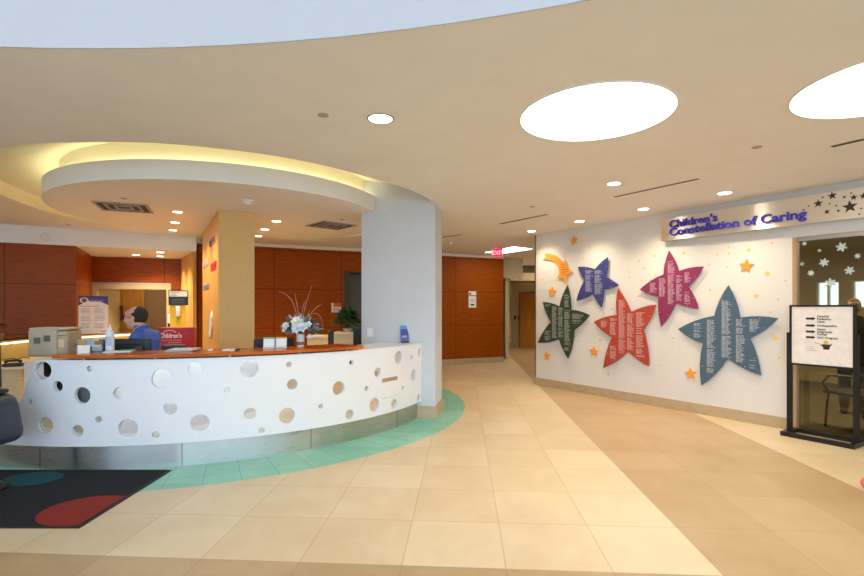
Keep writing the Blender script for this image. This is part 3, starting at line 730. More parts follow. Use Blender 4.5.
# fluorescent troffer in the corridor ceiling
tp = [P(485, 252.3, CZ), P(513.5, 246.6, CZ), P(532.5, 248.8, CZ), P(503.5, 253.2, CZ)]
c = sum(tp, Vector()) / 4
o = thing('ceiling_troffer', 'bright rectangular ceiling light in the corridor behind the exit sign', 'light', (c.x, c.y, CZ))
MB().prism([((p - c).x, (p - c).y) for p in tp], -0.006, -0.001).build('diffuser', M_troffer, o)
MB().prism([((p - c).x * 1.05, (p - c).y * 1.05) for p in tp], -0.003, -0.0005).build('frame', M_white, o)
# slot diffusers
def slot(pa, pb, z, w_, lab):
    a, b = P(*pa, z), P(*pb, z); d = b - a; L = d.length
    o = thing('ceiling_slot_vent', lab, 'vent', ((a + b) / 2)[:], math.atan2(d.y, d.x), 'slot vents in the ceiling')
    MB().box(-L / 2, L / 2, -w_ / 2, w_ / 2, -0.004, -0.001).build('frame', M_alu, o)
    MB().box(-L / 2 + .012, L / 2 - .012, -w_ / 2 + .01, w_ / 2 - .01, -0.006, -0.003).build('slot', M_black, o)
slot((614, 196.9), (699, 178.6), CZ, 0.05, 'longest slot vent, across the ceiling above the white star wall')
slot((500, 223.8), (547.5, 214.2), CZ, 0.06, 'slot vent in the ceiling left of the bronze corner trim')
slot((441, 237.4), (461, 234.4), CZ, 0.06, 'short slot vent in the ceiling right of the grey pillar')
slot((831, 146.6), (866, 138.6), CZ, 0.06, 'slot vent beneath the cut round light at the right picture edge')
def grille(corners, z, lab):
    q = [P(*t, z) for t in corners]; c = sum(q, Vector()) / 4
    d = (q[1] - q[0]); L = (d.length + (q[2] - q[3]).length) / 2; Wd = ((q[3] - q[0]).length + (q[2] - q[1]).length) / 2
    L, Wd = min(L, .62), min(Wd, .62)
    o = thing('ceiling_vent', lab, 'vent', c[:], math.atan2(d.y, d.x), 'square vents in the ceiling disc')
    f = MB()
    for a, b in ((1, .12), (.66, .1), (.34, .1)):
        x, y = L / 2 * a, Wd / 2 * a; t = b * .28
        f.box(-x, x, -y, -y + t, -.014, -.001); f.box(-x, x, y - t, y, -.014, -.001); f.box(-x, -x + t, -y + t, y - t, -.014, -.001); f.box(x - t, x, -y + t, y - t, -.014, -.001)
    f.build('louvre_frame', mat('vent_grey', (170, 160, 150), .5), o)
    MB().box(-L / 2 + .02, L / 2 - .02, -Wd / 2 + .02, Wd / 2 - .02, -.006, -.0015).build('dark_core', mat('vent_core', (54, 52, 54), .7), o)
grille([(95, 200.5), (151.6, 204.5), (150.5, 213.5), (97, 208.5)], DZ, 'square air vent in the ceiling disc, left of the tan wall stub')
grille([(319, 220), (353.6, 224.5), (343, 229.5), (307, 226)], DZ, 'square air vent in the ceiling disc, next to the grey pillar')
for px, py, z, r, lab in ((323, 114.8, CZ, .04, 'flat round ceiling plate left of the single front downlight'), (757, 147, CZ, .04, 'flat round ceiling plate left of the slot vent at the right edge'), (532.5, 206.5, CZ, .04, 'flat round ceiling plate above the slot vent near the corridor'),
                     (124, 198.4, DZ, .04, 'flat round plate in front of the left square vent'), (342, 219.3, DZ, .035, 'flat round plate in front of the square vent by the pillar'), (68.5, 224.6, CZ, .05, 'flat round plate in the ceiling above the white bulkhead')):
    p = P(px, py, z); o = MB().lathe([(r * .5, -.011), (r, -.006), (r, -.0005)], 20).build('ceiling_cover_plate', mat('cover_plate', (176, 158, 138), .6), loc=p); tag(o, lab, 'cover plate', 'round ceiling cover plates')
p = P(247.5, 200.5, DZ)
o = thing('smoke_detector', 'white smoke detector under the ceiling disc above the tan wall stub', 'smoke detector', p[:])
MB().lathe([(.075, 0), (.075, -.014), (.055, -.018)], 28).build('base', M_white, o, smooth=40); MB().lathe([(.05, -.016), (.05, -.04), (.04, -.05), (.0, -.052)], 28).build('sensor_cap', M_white, o, smooth=40)
p = P(450, 242.2, CZ)
o = MB().lathe([(.05, -.0005), (.05, -.02), (.02, -.05), (0, -.05)], 20).build('ceiling_sprinkler', M_white, loc=p); tag(o, 'small white sprinkler in the corridor ceiling right of the pillar', 'sprinkler')
# round speaker plate on the white bulkhead
k = (46 - 432) / F; q = BK(46)
o = MB().lathe([(.0, -.008), (.07, -.008), (.08, -.004), (.08, -.0005)], 28, M=Matrix.Rotation(-PI / 2, 4, 'X') @ Matrix.Identity(4)).build('wall_mounted_speaker', mat('speaker_plate', (222, 220, 216), .6), loc=(q.x, q.y, 1.52 + 70.5 * q.y / F))
o.rotation_euler = (0, 0, math.atan2(bdir.y, bdir.x)); tag(o, 'round speaker plate on the white bulkhead above the cherry wall', 'speaker')
for v in o.data.vertices: v.co.y = -abs(v.co.y)
# exit sign
p = at(497, 252, 11.4)
o = thing('exit_sign', 'red lit exit sign hanging under the corridor ceiling', 'sign', (p.x, p.y, CZ), math.radians(-6))
mb = MB(); mb.box(-.135, .135, -.03, .03, -.26, -.055, bev=.006); mb.box(-.04, .04, -.02, .02, -.055, -.0005); mb.build('housing', mat('exit_housing', (216, 206, 204), .5), o)
MB().box(-.095, .13, -.034, -.03, -.25, -.065).build('face', emitter('exit_red', (226, 30, 52), 1.1), o)
t = MB(); text_into(t, 'EXIT', .135, Matrix.Translation((.018, -.034, -.205)) @ UPR, .002, 'CENTER', .003); t.build('lettering', emitter('exit_letters', (255, 150, 160), 1.2), o)
MB().box(.13, .137, -.028, .028, -.25, -.065).build('side_lens', M_paper, o)
# notices on the cherry wall
def wall_notice(px, z, w_, h_, lab, body, cat='notice'):
    q = BW(px, -0.012); d = (BW(400) - BW(300)).normalized()
    o = thing('wall_mounted_notice', lab, cat, (q.x, q.y, z), math.atan2(d.y, d.x), 'notices on the cherry wall')
    MB().box(-w_ / 2, w_ / 2, -.008, .004, -h_ / 2, h_ / 2).build('plate', M_paper, o)
    for nm, m, x0, x1, z0, z1 in body: MB().box(x0 * w_, x1 * w_, -.0105, -.0075, z0 * h_, z1 * h_).build(nm, m, o)
M_or = mat('orange_band', (206, 104, 50), .6); M_blk = mat('black_print', (28, 26, 28), .6); M_greyp = mat('grey_print', (150, 150, 152), .7)
wall_notice(472.3, 1.52 + 8 * 13.3 / F, .235, .44, 'tall white notice with an orange band on the corridor cherry wall', [('orange_band', M_or, -.5, .5, .2, .27), ('emblem', M_blk, -.42, -.2, .3, .42)] + [('text_line', M_greyp, -.35, .35, -.02 - .07 * i, .0 - .07 * i) for i in range(3)] + [('black_block', M_blk, -.25, .25, -.38, -.28)])
wall_notice(336.3, 1.52 - .0 * 11.7 / F + (307.5 - 307.6) * 11.7 / F, .235, .225, 'square white and orange notice on the cherry wall behind the flowers', [('orange_band', M_or, -.28, .5, .08, .5)] + [('text_line', M_greyp, -.3, .38, -.12 - .14 * i, -.06 - .14 * i) for i in range(3)])
# ------------------------------------------------------------------ reception desk
DCX, DCY = -3.289, 7.862
RT, RP, RB = 3.277, 3.331, 3.372
ZB, ZT = 0.232, 1.034
def rayhit(px, r):
    k = (px - 432) / F; a = k * k + 1; b = -2 * (k * DCX + DCY); c = DCX ** 2 + DCY ** 2 - r * r; D = b * b - 4 * a * c
    return (-b - math.sqrt(max(D, 0))) / (2 * a)
def ang_at(px, r): d = rayhit(px, r); return math.atan2(d - DCY, (px - 432) / F * d - DCX)
def hit(px, py, r): d = rayhit(px, r); return ang_at(px, r), H - (py - HY) * d / F, d
aR = ang_at(421.5, RP); aLt = ang_at(37, RP); aLb = ang_at(3, RP)
desk = thing('reception_desk', 'curved white reception desk with round mirror holes, wood top and steel toe kick', 'desk', (DCX, DCY, 0))
db = MB(); db.arc(2.75, 3.285, 0.22, 1.012, aLt - .02, aR, 80); db.arc(2.75, RP - 0.03, 1.012, ZT - 0.001, aLt - .02, aR, 80)
db.build('body', M_panel, desk, smooth=30)
tk = MB(); tk.arc(2.8, RT, 0.0, 0.24, aLb - .25, aR - .0, 96); tk.build('toe_kick', M_steel, desk, smooth=30)
for px in (182, 311, 397, 40): a = ang_at(px, RT); sm = MB(); sm.arc(RT - .002, RT + .001, 0.002, 0.238, a - .0009, a + .0009, 1); sm.build('toe_kick_joint', M_black, desk)
mr = MB(); mr.arc(3.3, 3.307, 0.24, 1.01, aLt - .05, aR, 96); mr.build('mirror_backing', M_mirror, desk, smooth=30)
holes = [(43, 370.3, 9), (57.5, 386.3, 5.5), (29.9, 401.7, 2.5), (82, 395.5, 8.4), (89.4, 368.6, 3), (119.8, 393.4, 6.3), (45.5, 425.3, 7.9), (77.6, 430.9, 5.8), (98.4, 419.4, 3.4), (128, 428.5, 9.4),
         (161.5, 379, 9.6), (194.8, 369, 6.5), (227, 389.4, 3.4), (170.2, 408.5, 6.5), (155.7, 434.8, 3.7), (199.8, 423, 8.9), (249.4, 368.9, 8.6), (250, 413.9, 6), (261.5, 430.4, 3.1),
         (288.9, 364.6, 3), (292.4, 384.4, 5.4), (287, 415.7, 7.9), (320.7, 406.3, 2.6), (338.9, 388.3, 7), (351.5, 362.6, 2.7), (349.6, 414.4, 4.8), (366.7, 388.5, 2.6), (374.6, 404.8, 7), (378, 372.4, 4.9), (394.3, 403.7, 5), (398.7, 357.4, 6.7), (411.7, 357.4, 2.4), (413.9, 375, 5.9), (403, 388.3, 2.4), (418.8, 398, 3.8), (419.5, 352.6, 4.0)]
s_of = lambda a: (a + PI) * RP
def cyl_panel(loops, R, th):
    bm = fill_with_holes(loops, 0)
    xs = [v.co.x for v in bm.verts]; x0, x1 = min(xs), max(xs); N = 90
    for i in range(1, N):
        bmesh.ops.bisect_plane(bm, geom=bm.verts[:] + bm.edges[:] + bm.faces[:], plane_co=(x0 + (x1 - x0) * i / N, 0, 0), plane_no=(1, 0, 0))
    r_ = bmesh.ops.extrude_face_region(bm, geom=bm.faces[:])
    for v in r_['geom']:
        if isinstance(v, bmesh.types.BMVert): v.co.z = 1
    for v in bm.verts:
        a = v.co.x / RP - PI; r = R - th * v.co.z; z = v.co.y
        v.co = Vector((r * math.cos(a), r * math.sin(a), z))
    return bm
out = []
sR, sLt, sLb = s_of(aR), s_of(aLt), s_of(aLb)
out = [(sLb, ZB), (sR, ZB), (sR, ZT), (sLt, ZT)]
hl = []; used = []
def circ_hole(s, z, r):
    n = max(16, int(r * 500)); n = min(n, 44)
    hl.append([(s + r * math.cos(2 * PI * i / n), z + r * math.sin(2 * PI * i / n)) for i in range(n)])
for px, py, r in holes:
    a, z, d = hit(px, py, RP); s = s_of(a); R = r * d / F
    if s + R > sR - 0.008: s = sR - R - 0.012
    if z + R > ZT - .015: z = ZT - R - .016
    circ_hole(s, z, R); used.append((s, z, R))
bm = cyl_panel([out] + hl, RP, 0.021)
MB().frombm(bm).build('front_panel', M_panel, desk, smooth=30)
# slot and white plate at the right end
a0, z0, _ = hit(382, 382, RP); a1, z1, _ = hit(397.2, 376, RP); _, zm, _ = hit(389.5, 379.3, RP)
ms = MB(); ms.arc(RP - .002, RP + .004, zm - .024, zm + .024, a0, a1, 8); ms.build('mail_slot', M_chrome, desk)
_, zm2, _ = hit(389.5, 391.3, RP)
ms = MB(); ms.arc(RP - .002, RP + .005, zm2 - .068, zm2 + .068, a0, a1 + .002, 8); ms.build('paper_plate', M_paper, desk)
ms = MB(); ms.arc(RP + .004, RP + .007, zm2 - .074, zm2 - .06, a0 - .002, a1 + .004, 8); ms.build('plate_lip', mat('clear_lip', (225, 222, 214), .3), desk)
# wood bar on posts
bL, bR = ang_at(52, RB), ang_at(363.5, RB)
RI = 2.87
br = MB(); N = 96; vs = []; 
def ri_at(u):                                   # left end tapers to a point
    return RB - (RB - RI) * min(1, (u / 0.045) ** .7) if u < .045 else RI
for i in range(N + 1):
    u = i / N; a = bL + (bR - bL) * u; ri = ri_at(u + .002); aa = a + (0.03 * 0 if u < 1 else 0)
    for r, z in ((ri, 1.052), (RB, 1.052), (RB, 1.083), (ri, 1.083)): vs.append((r * math.cos(a), r * math.sin(a), z))
fs = []
for i in range(N):
    for q in range(4): fs.append((i * 4 + q, i * 4 + 4 + q, i * 4 + 4 + (q + 1) % 4, i * 4 + (q + 1) % 4))
fs += [(0, 1, 2, 3), (N * 4 + 3, N * 4 + 2, N * 4 + 1, N * 4)]
br.add(vs, fs); br.build('wood_top', M_bar, desk, smooth=30)
for px in (83, 155, 230, 300, 348):
    a = ang_at(px, RP - .01); MB().lathe([(.009, ZT - .002), (.009, 1.053)], 10, M=Matrix.Translation(((RP - .02) * math.cos(a), (RP - .02) * math.sin(a), 0))).build('standoff_post', M_chrome, desk)
rl = MB(); rl.arc(RB - .16, RB - .12, ZT - .002, 1.053, bL + .06, bR - .02, 60); rl.build('support_rail', M_black, desk)
wk = MB(); wk.arc(2.53, 2.749, .71, .74, aLt - .35, aR - .35, 80); wk.build('work_surface', mat('beige_laminate', (206, 190, 150), .45), desk, smooth=30)
for a in (aLt - .2, -1.9, -1.35, -.85):
    MB().box(-.02, .02, -.13, .13, 0, .7, M=Matrix.Rotation(a, 4, 'Z') @ Matrix.Translation((2.6, 0, 0)) @ Matrix.Rotation(PI / 2, 4, 'Z')).build('leg_panel', mat('beige_laminate', (206, 190, 150), .45), desk)
# back counter with lit ledge, arc at the left
aB0, aB1 = math.radians(214), math.radians(133)
bc = thing('back_counter', 'curved beige back counter with a lit raised ledge below the cherry wall', 'counter', (DCX, DCY, 0))
M_lam = mat('beige_laminate', (206, 190, 150), .45)
m = MB(); m.arc(2.45, 3.02, .71, .745, aB1, aB0, 48); m.build('work_surface', M_lam, bc, smooth=30)
m = MB(); m.arc(2.55, 3.0, .09, .712, aB1, aB0 - .02, 48); m.build('cabinet', mat('beige_cabinet', (196, 172, 128), .5), bc, smooth=30)
m = MB(); m.arc(2.6, 3.0, 0, .09, aB1, aB0 - .02, 48); m.build('plinth', mat('brown_plinth', (110, 66, 44), .6), bc, smooth=30)
m = MB(); m.arc(3.16, 3.24, 0.0, 1.0, aB1, aB0, 48); m.build('back_panel', mat('olive_panel', (176, 156, 96), .6), bc, smooth=30)
m = MB(); m.arc(3.0, 3.16, .0, .71, aB1, aB0 - .02, 48); m.build('rear_box', M_lam, bc, smooth=30)
m = MB(); m.arc(3.06, 3.3, 1.0, 1.03, aB1, aB0, 48); m.build('ledge', mat('ledge_wood', (206, 168, 112), .4), bc, smooth=30)
m = MB(); m.arc(3.055, 3.3, 1.03, 1.036, aB1, aB0, 48); m.build('ledge_edge', M_blackp, bc, smooth=30)
m = MB(); m.arc(3.07, 3.09, .978, 1.0, aB1, aB0, 48); m.build('ledge_light', emitter('ledge_led', (255, 232, 190), 3.0), bc)

def ring_pos(px, r, z=0): d = rayhit(px, r); return Vector(((px - 432) / F * d, d, z))
BT = 1.083
# ---- printer
p = Vector((-3.81, 4.97, ZT + .001)); 
o = thing('printer', 'beige desktop printer standing at the left end of the reception desk', 'printer', p[:], math.radians(10)); o.scale = (.87, .9, 1)
MB().box(-.2, .09, -.17, .17, .0, .27, bev=.025).build('body', mat('printer_beige', (196, 182, 158), .5), o, smooth=40)
MB().box(.07, .2, -.165, .165, .012, .255, bev=.035).build('front_cover', mat('printer_tan', (186, 168, 138), .5), o, smooth=40)
MB().box(-.2, .195, -.15, .15, .262, .285, bev=.01).build('top_lid', mat('printer_lid', (206, 194, 172), .5), o, smooth=40)
for x0, x1, z0, z1 in ((-.135, -.07, .13, .19), (-.035, .03, .15, .21)): MB().box(x0, x1, -.174, -.165, z0, z1).build('side_label', mat('printer_label', (110, 108, 104), .5), o)
MB().box(.11, .17, -.169, -.162, .09, .17).build('cream_sticker', mat('printer_sticker', (226, 196, 158), .6), o)
MB().box(.1, .19, -.167, -.163, .205, .21).build('seam', M_blackp, o)
# ---- acrylic leaflet holder, card, tray, bottle on the bar
def on_bar(px, r=2.99): return ring_pos(px, r, BT)
p = on_bar(90, 3.04); face = lambda p: math.atan2(p.y - 0, p.x) - PI / 2          # turn so that -y looks back to the eye
o = thing('leaflet_holder', 'clear leaflet holder with leaflets beside the printer', 'leaflet holder', p[:], math.radians(28))
mb = MB(); mb.box(-.11, .11, -.05, .05, 0, .004); mb.box(-.11, .11, .046, .05, 0, .13); mb.box(-.11, -.106, -.05, .05, 0, .085); mb.box(.106, .11, -.05, .05, 0, .085); mb.box(-.11, .11, -.05, -.046, 0, .06)
mb.build('tray', glass_mat('clear_acrylic', (236, 240, 240), 1.0), o)
for x0, x1, y, h_, c in ((-.1, -.03, .02, .12, (196, 150, 90)), (-.025, .035, .0, .115, (150, 175, 205)), (.04, .1, .02, .105, (170, 120, 70)), (-.1, .1, -.025, .07, (214, 214, 210))):
    MB().box(x0, x1, y - .01, y + .01, .005, h_).build('leaflet', mat('leaflet_%d_%d' % (c[0], c[2]), c, .6), o)
p = on_bar(84, 3.17); o = thing('tent_card', 'small white folded card in front of the clear leaflet holder', 'card', p[:], math.radians(26))
mb = MB(); mb.prism([(-.035, 0), (0, .075), (.035, 0), (.032, 0), (0, .07), (-.032, 0)], -.048, .048, M=Matrix.Rotation(PI / 2, 4, 'Z') @ UPR); mb.build('card', M_paper, o)
p = on_bar(116, 3.02); p.x += .03; o = thing('paper_pad', 'pad of white and teal sheets lying beneath the white pump bottle', 'paper', p[:], math.radians(20))
MB().box(-.12, .12, -.085, .085, 0, .008).build('white_sheets', M_paper, o); MB().box(-.0, .13, -.07, .09, .008, .012).build('teal_sheet', mat('teal_sheet', (110, 196, 176), .7), o)
p = on_bar(112.5, 3.02); p.z += .012
p.x -= .025
o = thing('spray_bottle', 'white plastic bottle with a pointed nozzle on the wood counter', 'bottle', p[:])
M_bot = mat('bottle_white', (226, 232, 244), .35, var=.02)
MB().lathe([(.034, 0), (.039, .006), (.039, .165), (.036, .185), (.024, .2), (.017, .207)], 28).build('bottle_body', M_bot, o, smooth=40)
MB().lathe([(.019, .205), (.019, .222), (.009, .228), (.006, .25), (.003, .265)], 20).build('nozzle', mat('nozzle_white', (240, 244, 250), .35), o, smooth=40)
MB().arc(.0388, .0398, .05, .14, -2.4, -.7, 16).build('bottle_label', mat('bottle_label_blue', (176, 196, 226), .5), o)
# ---- magazines right of the person
p = on_bar(183, 3.02); rnd = random.Random(3)
for i in range(4):
    o = MB().box(-.125, .125, -.085, .085, 0, .006, bev=.001).build('magazine', mat('magazine_%d' % i, [(206, 206, 204), (176, 180, 190), (222, 220, 214), (236, 236, 232)][i], .5), loc=(p.x + rnd.uniform(-.03, .03) + i * .012, p.y + rnd.uniform(-.01, .01), BT + .0062 * i)); o.rotation_euler = (0, 0, math.radians(12 + rnd.uniform(-14, 14)))
    tag(o, ['lowest pale magazine in the pile on the wood counter', 'bluish grey magazine second from the bottom of the pile', 'cream magazine second from the top of the pile', 'white magazine on top of the pile right of the seated person'][i], 'magazine', 'magazines piled on the wood counter')
p = on_bar(210.5, 3.1); o = MB().box(-.018, .018, -.02, .02, 0, .016, bev=.004).build('small_box', M_paper, loc=p); tag(o, 'tiny white box on the counter below the tan wall stub edge', 'box')
p = on_bar(231, 3.1); o = thing('booklet', 'thin white booklet with dark spine lying on the wood counter', 'booklet', p[:], math.radians(8))
MB().box(-.07, .05, -.06, .06, 0, .012).build('pages', M_paper, o); MB().box(.05, .075, -.06, .06, 0, .014).build('spine', M_blackp, o)
# ---- card holders
for px, hc, lab, dz in ((268.8, (120, 176, 110), 'white card holder with a green heading, left of the pair by the vase', 0), (281, (226, 140, 70), 'white card holder with an orange heading, right of the pair by the vase', 0)):
    p = on_bar(px, 3.05); o = thing('card_holder', lab, 'card holder', p[:], math.radians(10), 'pair of card holders on the wood counter')
    T = Matrix.Rotation(math.radians(-14), 4, 'X')
    MB().box(-.058, .058, 0, .006, .0, .12, M=T).build('back_board', mat('card_white', (226, 228, 234), .4), o)
    MB().box(-.052, .052, -.05, .01, 0, .005).build('foot', mat('card_foot', (210, 196, 180), .3), o)
    MB().box(-.058, .058, -.002, 0, .103, .119, M=T).build('heading', mat('heading_%d' % hc[0], hc, .5), o)
    MB().box(-.05, .05, -.014, -.002, .012, .098, M=T).build('card_stack', M_paper, o)
# ---- vase of flowers
p = ring_pos(300.5, 2.98, BT)
va = thing('flower_vase', 'pale vase of white flowers, grey foliage and tall bare twigs', 'vase', p[:])
MB().lathe([(.040, 0), (.042, .004), (.044, .14), (.0425, .14), (.039, .008), (0, .008)], 28).build('vase_body', mat('frosted_vase', (222, 226, 226), .2, var=.05), va, smooth=50)
MB().lathe([(.0435, .018), (.0455, .022), (.0455, .05), (.0438, .054)], 24).build('copper_band', mat('copper_gravel', (166, 92, 50), .6, var=.4, scale=90, bump=.4), va, smooth=50)
rnd = random.Random(11)
st = MB()
for i in range(10):
    a = rnd.uniform(0, 6.28); st.tube([(rnd.uniform(-.02, .02), rnd.uniform(-.02, .02), .045), (.02 * math.cos(a), .02 * math.sin(a), .15), (.06 * math.cos(a), .06 * math.sin(a), .24)], .003, 5)
st.build('stem_bundle', mat('stem_green', (96, 116, 84), .6), va)
def leaf(mb, base, tip, wd, up=Vector((0, 0, 1)), mi=0, curl=.15):
    base, tip = Vector(base), Vector(tip); d = tip - base; sdv = d.cross(up)
    if sdv.length < 1e-4: sdv = Vector((1, 0, 0))
    sdv.normalize(); nn = sdv.cross(d).normalized(); L = d.length; vs = []; K = 5
    for i in range(K + 1):
        t = i / K; c = base + d * t + nn * L * curl * math.sin(PI * t); w_ = wd * math.sin(PI * (0.06 + .94 * t) ** .8) * .5
        vs += [c - sdv * w_, c - nn * w_ * .3, c + sdv * w_]
    fs = []
    for i in range(K):
        for q in (0, 1): fs.append((3 * i + q, 3 * i + q + 1, 3 * i + q + 4, 3 * i + q + 3))
    mb.add(vs, fs, mi)
fo = MB()
for i in range(330):
    a = rnd.uniform(0, 2 * PI); el = rnd.uniform(-.45, 1.2); R = rnd.uniform(.06, .17)
    c = Vector((math.cos(a) * math.cos(el) * R * 1.2 + .012, math.sin(a) * math.cos(el) * R, .2 + math.sin(el) * R * .72))
    d = (c - Vector((0, 0, .15))).normalized(); d = (d + Vector((rnd.uniform(-.7, .7), rnd.uniform(-.7, .7), rnd.uniform(-.6, .5)))).normalized()
    leaf(fo, c, c + d * rnd.uniform(.045, .08), rnd.uniform(.016, .03), Vector((rnd.uniform(-1, 1), rnd.uniform(-1, 1), rnd.uniform(-1, 1))).normalized(), mi=rnd.choice((0, 1, 1, 2)))
fo.build('foliage', [mat('eucalyptus', (122, 138, 134), .6), mat('dark_leaf', (62, 84, 66), .6), mat('silver_leaf', (168, 182, 190), .6)], va)['kind'] = 'stuff'
def flower(cx, cy, cz, r, n, m, nm, layers=3):
    mb = MB(); c = Vector((cx, cy, cz)); ax = (c - Vector((0, .12, .08))).normalized(); ax = (ax + Vector((0, -.6, .1))).normalized()
    u = ax.orthogonal().normalized(); v = ax.cross(u)
    for l in range(layers):
        for i in range(n):
            t = 2 * PI * (i + .5 * l) / n; d = u * math.cos(t) + v * math.sin(t); k_ = 1 - l * .26
            leaf(mb, c + ax * .006 * l, c + d * r * k_ + ax * r * (.15 + .32 * l), r * .75 * k_, ax, 0, .18)
    mb.ball(c + ax * .008, r * .16, 1, sub=2)
    return mb.build(nm, [m, mat('flower_heart', (226, 206, 110), .6)], va)
M_petal = mat('white_petal', (240, 240, 232), .6, var=.03); M_petal2 = mat('blue_white_petal', (216, 226, 240), .6, var=.04)
flower(.0, -.14, .275, .075, 7, M_petal, 'white_bloom'); flower(.06, -.15, .225, .07, 6, M_petal2, 'pale_blue_bloom'); flower(.0, -.17, .2, .06, 6, M_petal2, 'pale_blue_bloom')
flower(-.125, -.12, .235, .05, 6, M_petal, 'white_bloom'); flower(-.15, -.1, .19, .034, 5, M_petal, 'white_bloom'); flower(.12, -.12, .25, .042, 5, M_petal2, 'pale_blue_bloom'); flower(.12, -.075, .12, .03, 5, M_petal2, 'pale_blue_bloom')
M_twig = mat('bare_twig', (176, 124, 100), .7)
tw = [[(-.01, 0, .2), (-.045, 0, .36), (-.1, 0, .52), (-.19, .0, .6), (-.24, 0, .605)], [(-.01, 0, .2), (-.03, .01, .4), (-.055, .01, .53), (-.065, .0, .6)], [(-.015, .02, .2), (-.025, 0, .36), (-.04, 0, .5)], [(.01, 0, .2), (.04, .01, .4), (.08, .01, .55), (.13, .0, .69)], [(.01, 0, .2), (.085, 0, .32), (.16, 0, .42), (.235, 0, .47)],
      [(.01, 0, .2), (.07, 0, .33), (.15, 0, .37), (.21, 0, .35), (.245, 0, .27), (.25, 0, .2)], [(0, 0, .2), (.01, 0, .34), (.035, 0, .47), (.045, 0, .51)], [(.0, 0, .2), (.05, .02, .3), (.08, .02, .36), (.1, .02, .4)], [(-.02, 0, .18), (-.12, -.02, .16), (-.2, -.02, .17)], [(.03, 0, .2), (.12, -.02, .24), (.19, -.02, .27)], [(.03, 0, .18), (.12, -.02, .2), (.2, -.02, .23)]]
for t in tw:
    pts = catmull(t, 4)[:4 * (len(t) - 1)] if False else t
    fine = []
    for i in range(len(pts) - 1):
        p0, p1, p2, p3 = (Vector(pts[max(0, min(len(pts) - 1, i + q))]) for q in (-1, 0, 1, 2))
        for q in range(5):
            u = q / 5; fine.append(0.5 * ((2 * p1) + (p2 - p0) * u + (2 * p0 - 5 * p1 + 4 * p2 - p3) * u * u + (3 * p1 - p0 - 3 * p2 + p3) * u ** 3))
    fine.append(Vector(pts[-1])); L = len(fine)
    MB().tube(fine, [.0052 - .003 * i / L for i in range(L)], 6).build('twig', M_twig, va)
for x, z in ((-.035, .33), (.02, .38)): 
    b_ = MB(); leaf(b_, (x * .5, 0, .2), (x, -.01, z), .03, Vector((0, 1, 0))); b_.build('green_blade', mat('blade_green', (62, 128, 62), .5), va)
# ---- brochure stand on the white ledge
p = ring_pos(405, 3.12, ZT)
o = thing('brochure_stand', 'blue and purple brochures in a small stand by the grey pillar', 'brochure stand', p[:], math.radians(14))
T = Matrix.Rotation(math.radians(-8), 4, 'X')
MB().box(-.06, .06, -.05, .035, 0, .005).build('stand_foot', glass_mat('acrylic_foot', (230, 234, 236), 1.0), o)
MB().box(-.055, .055, 0, .02, .004, .24, M=T).build('brochure', mat('brochure_blue', (52, 48, 150), .4, var=.3, scale=14), o)
MB().box(-.055, .055, -.002, 0, .19, .238, M=T).build('cyan_band', mat('brochure_cyan', (60, 150, 200), .4), o)
MB().box(-.04, .03, -.003, -.001, .07, .1, M=T).build('pale_print', mat('brochure_pale', (190, 170, 220), .4), o)
MB().box(-.06, .06, -.03, -.026, .003, .1).build('front_lip', glass_mat('acrylic_lip', (236, 238, 240), .8), o)
# ---- light switch on the pillar
q = A + fd * ((A.x - at(370, 300, 6.85).x) / abs(fd.x)); nrm = Vector((fd.y, -fd.x)); nrm = nrm if nrm.y < 0 else -nrm
o = thing('wall_switch', 'white light switch plate on the grey pillar above the desk ledge', 'switch', (q.x, q.y, 1.52 - 25 * q.y / F), math.atan2(-fd.y, -fd.x))
MB().box(-.045, .045, -.008, 0.0, -.06, .06, bev=.003).build('plate', M_white, o); MB().box(-.016, .016, -.012, -.007, -.033, .033).build('rocker', M_paper, o)
# ------------------------------------------------------------------ behind the desk
def monitor(px, r, lab, w_=.5, top=1.18, rz=0.0):
    p = ring_pos(px, r, .7405); o = thing('computer_monitor', lab, 'monitor', p[:], rz, 'monitors seen from behind on the desk')
    h = top - .7405
    MB().box(-w_ / 2, w_ / 2, -.03, .0, h - .31, h, bev=.012).build('screen_housing', M_blackp, o, smooth=40)
    MB().box(-w_ / 2 + .07, w_ / 2 - .07, -.055, -.028, h - .26, h - .06, bev=.012).build('rear_cover', M_black, o, smooth=40)
    MB().box(-w_ / 2 + .015, w_ / 2 - .015, .0, .002, h - .295, h - .02).build('screen', mat('screen_dark', (30, 40, 60), .15), o)
    mb = MB(); mb.box(-.03, .03, -.065, -.04, .01, h - .12); mb.build('stand_neck', M_blackp, o)
    MB().lathe([(.11, 0), (.11, .008), (.04, .016), (0, .016)], 28, M=Matrix.Translation((0, -.03, 0)), sy=.8).build('stand_foot', M_blackp, o, smooth=40)
    MB().lathe([(.012, 0), (.012, .003)], 16, M=Matrix.Translation((w_ * .32, -.031, h - .17)) @ UPR).build('maker_badge', mat('badge_grey', (110, 116, 124), .4), o)
    return o
monitor(126, 2.6, 'black monitor seen from behind, in front of the seated person', .52, 1.185, math.radians(8))
monitor(274, 2.62, 'black monitor seen from behind, behind the two card holders', .46, 1.165, math.radians(34))

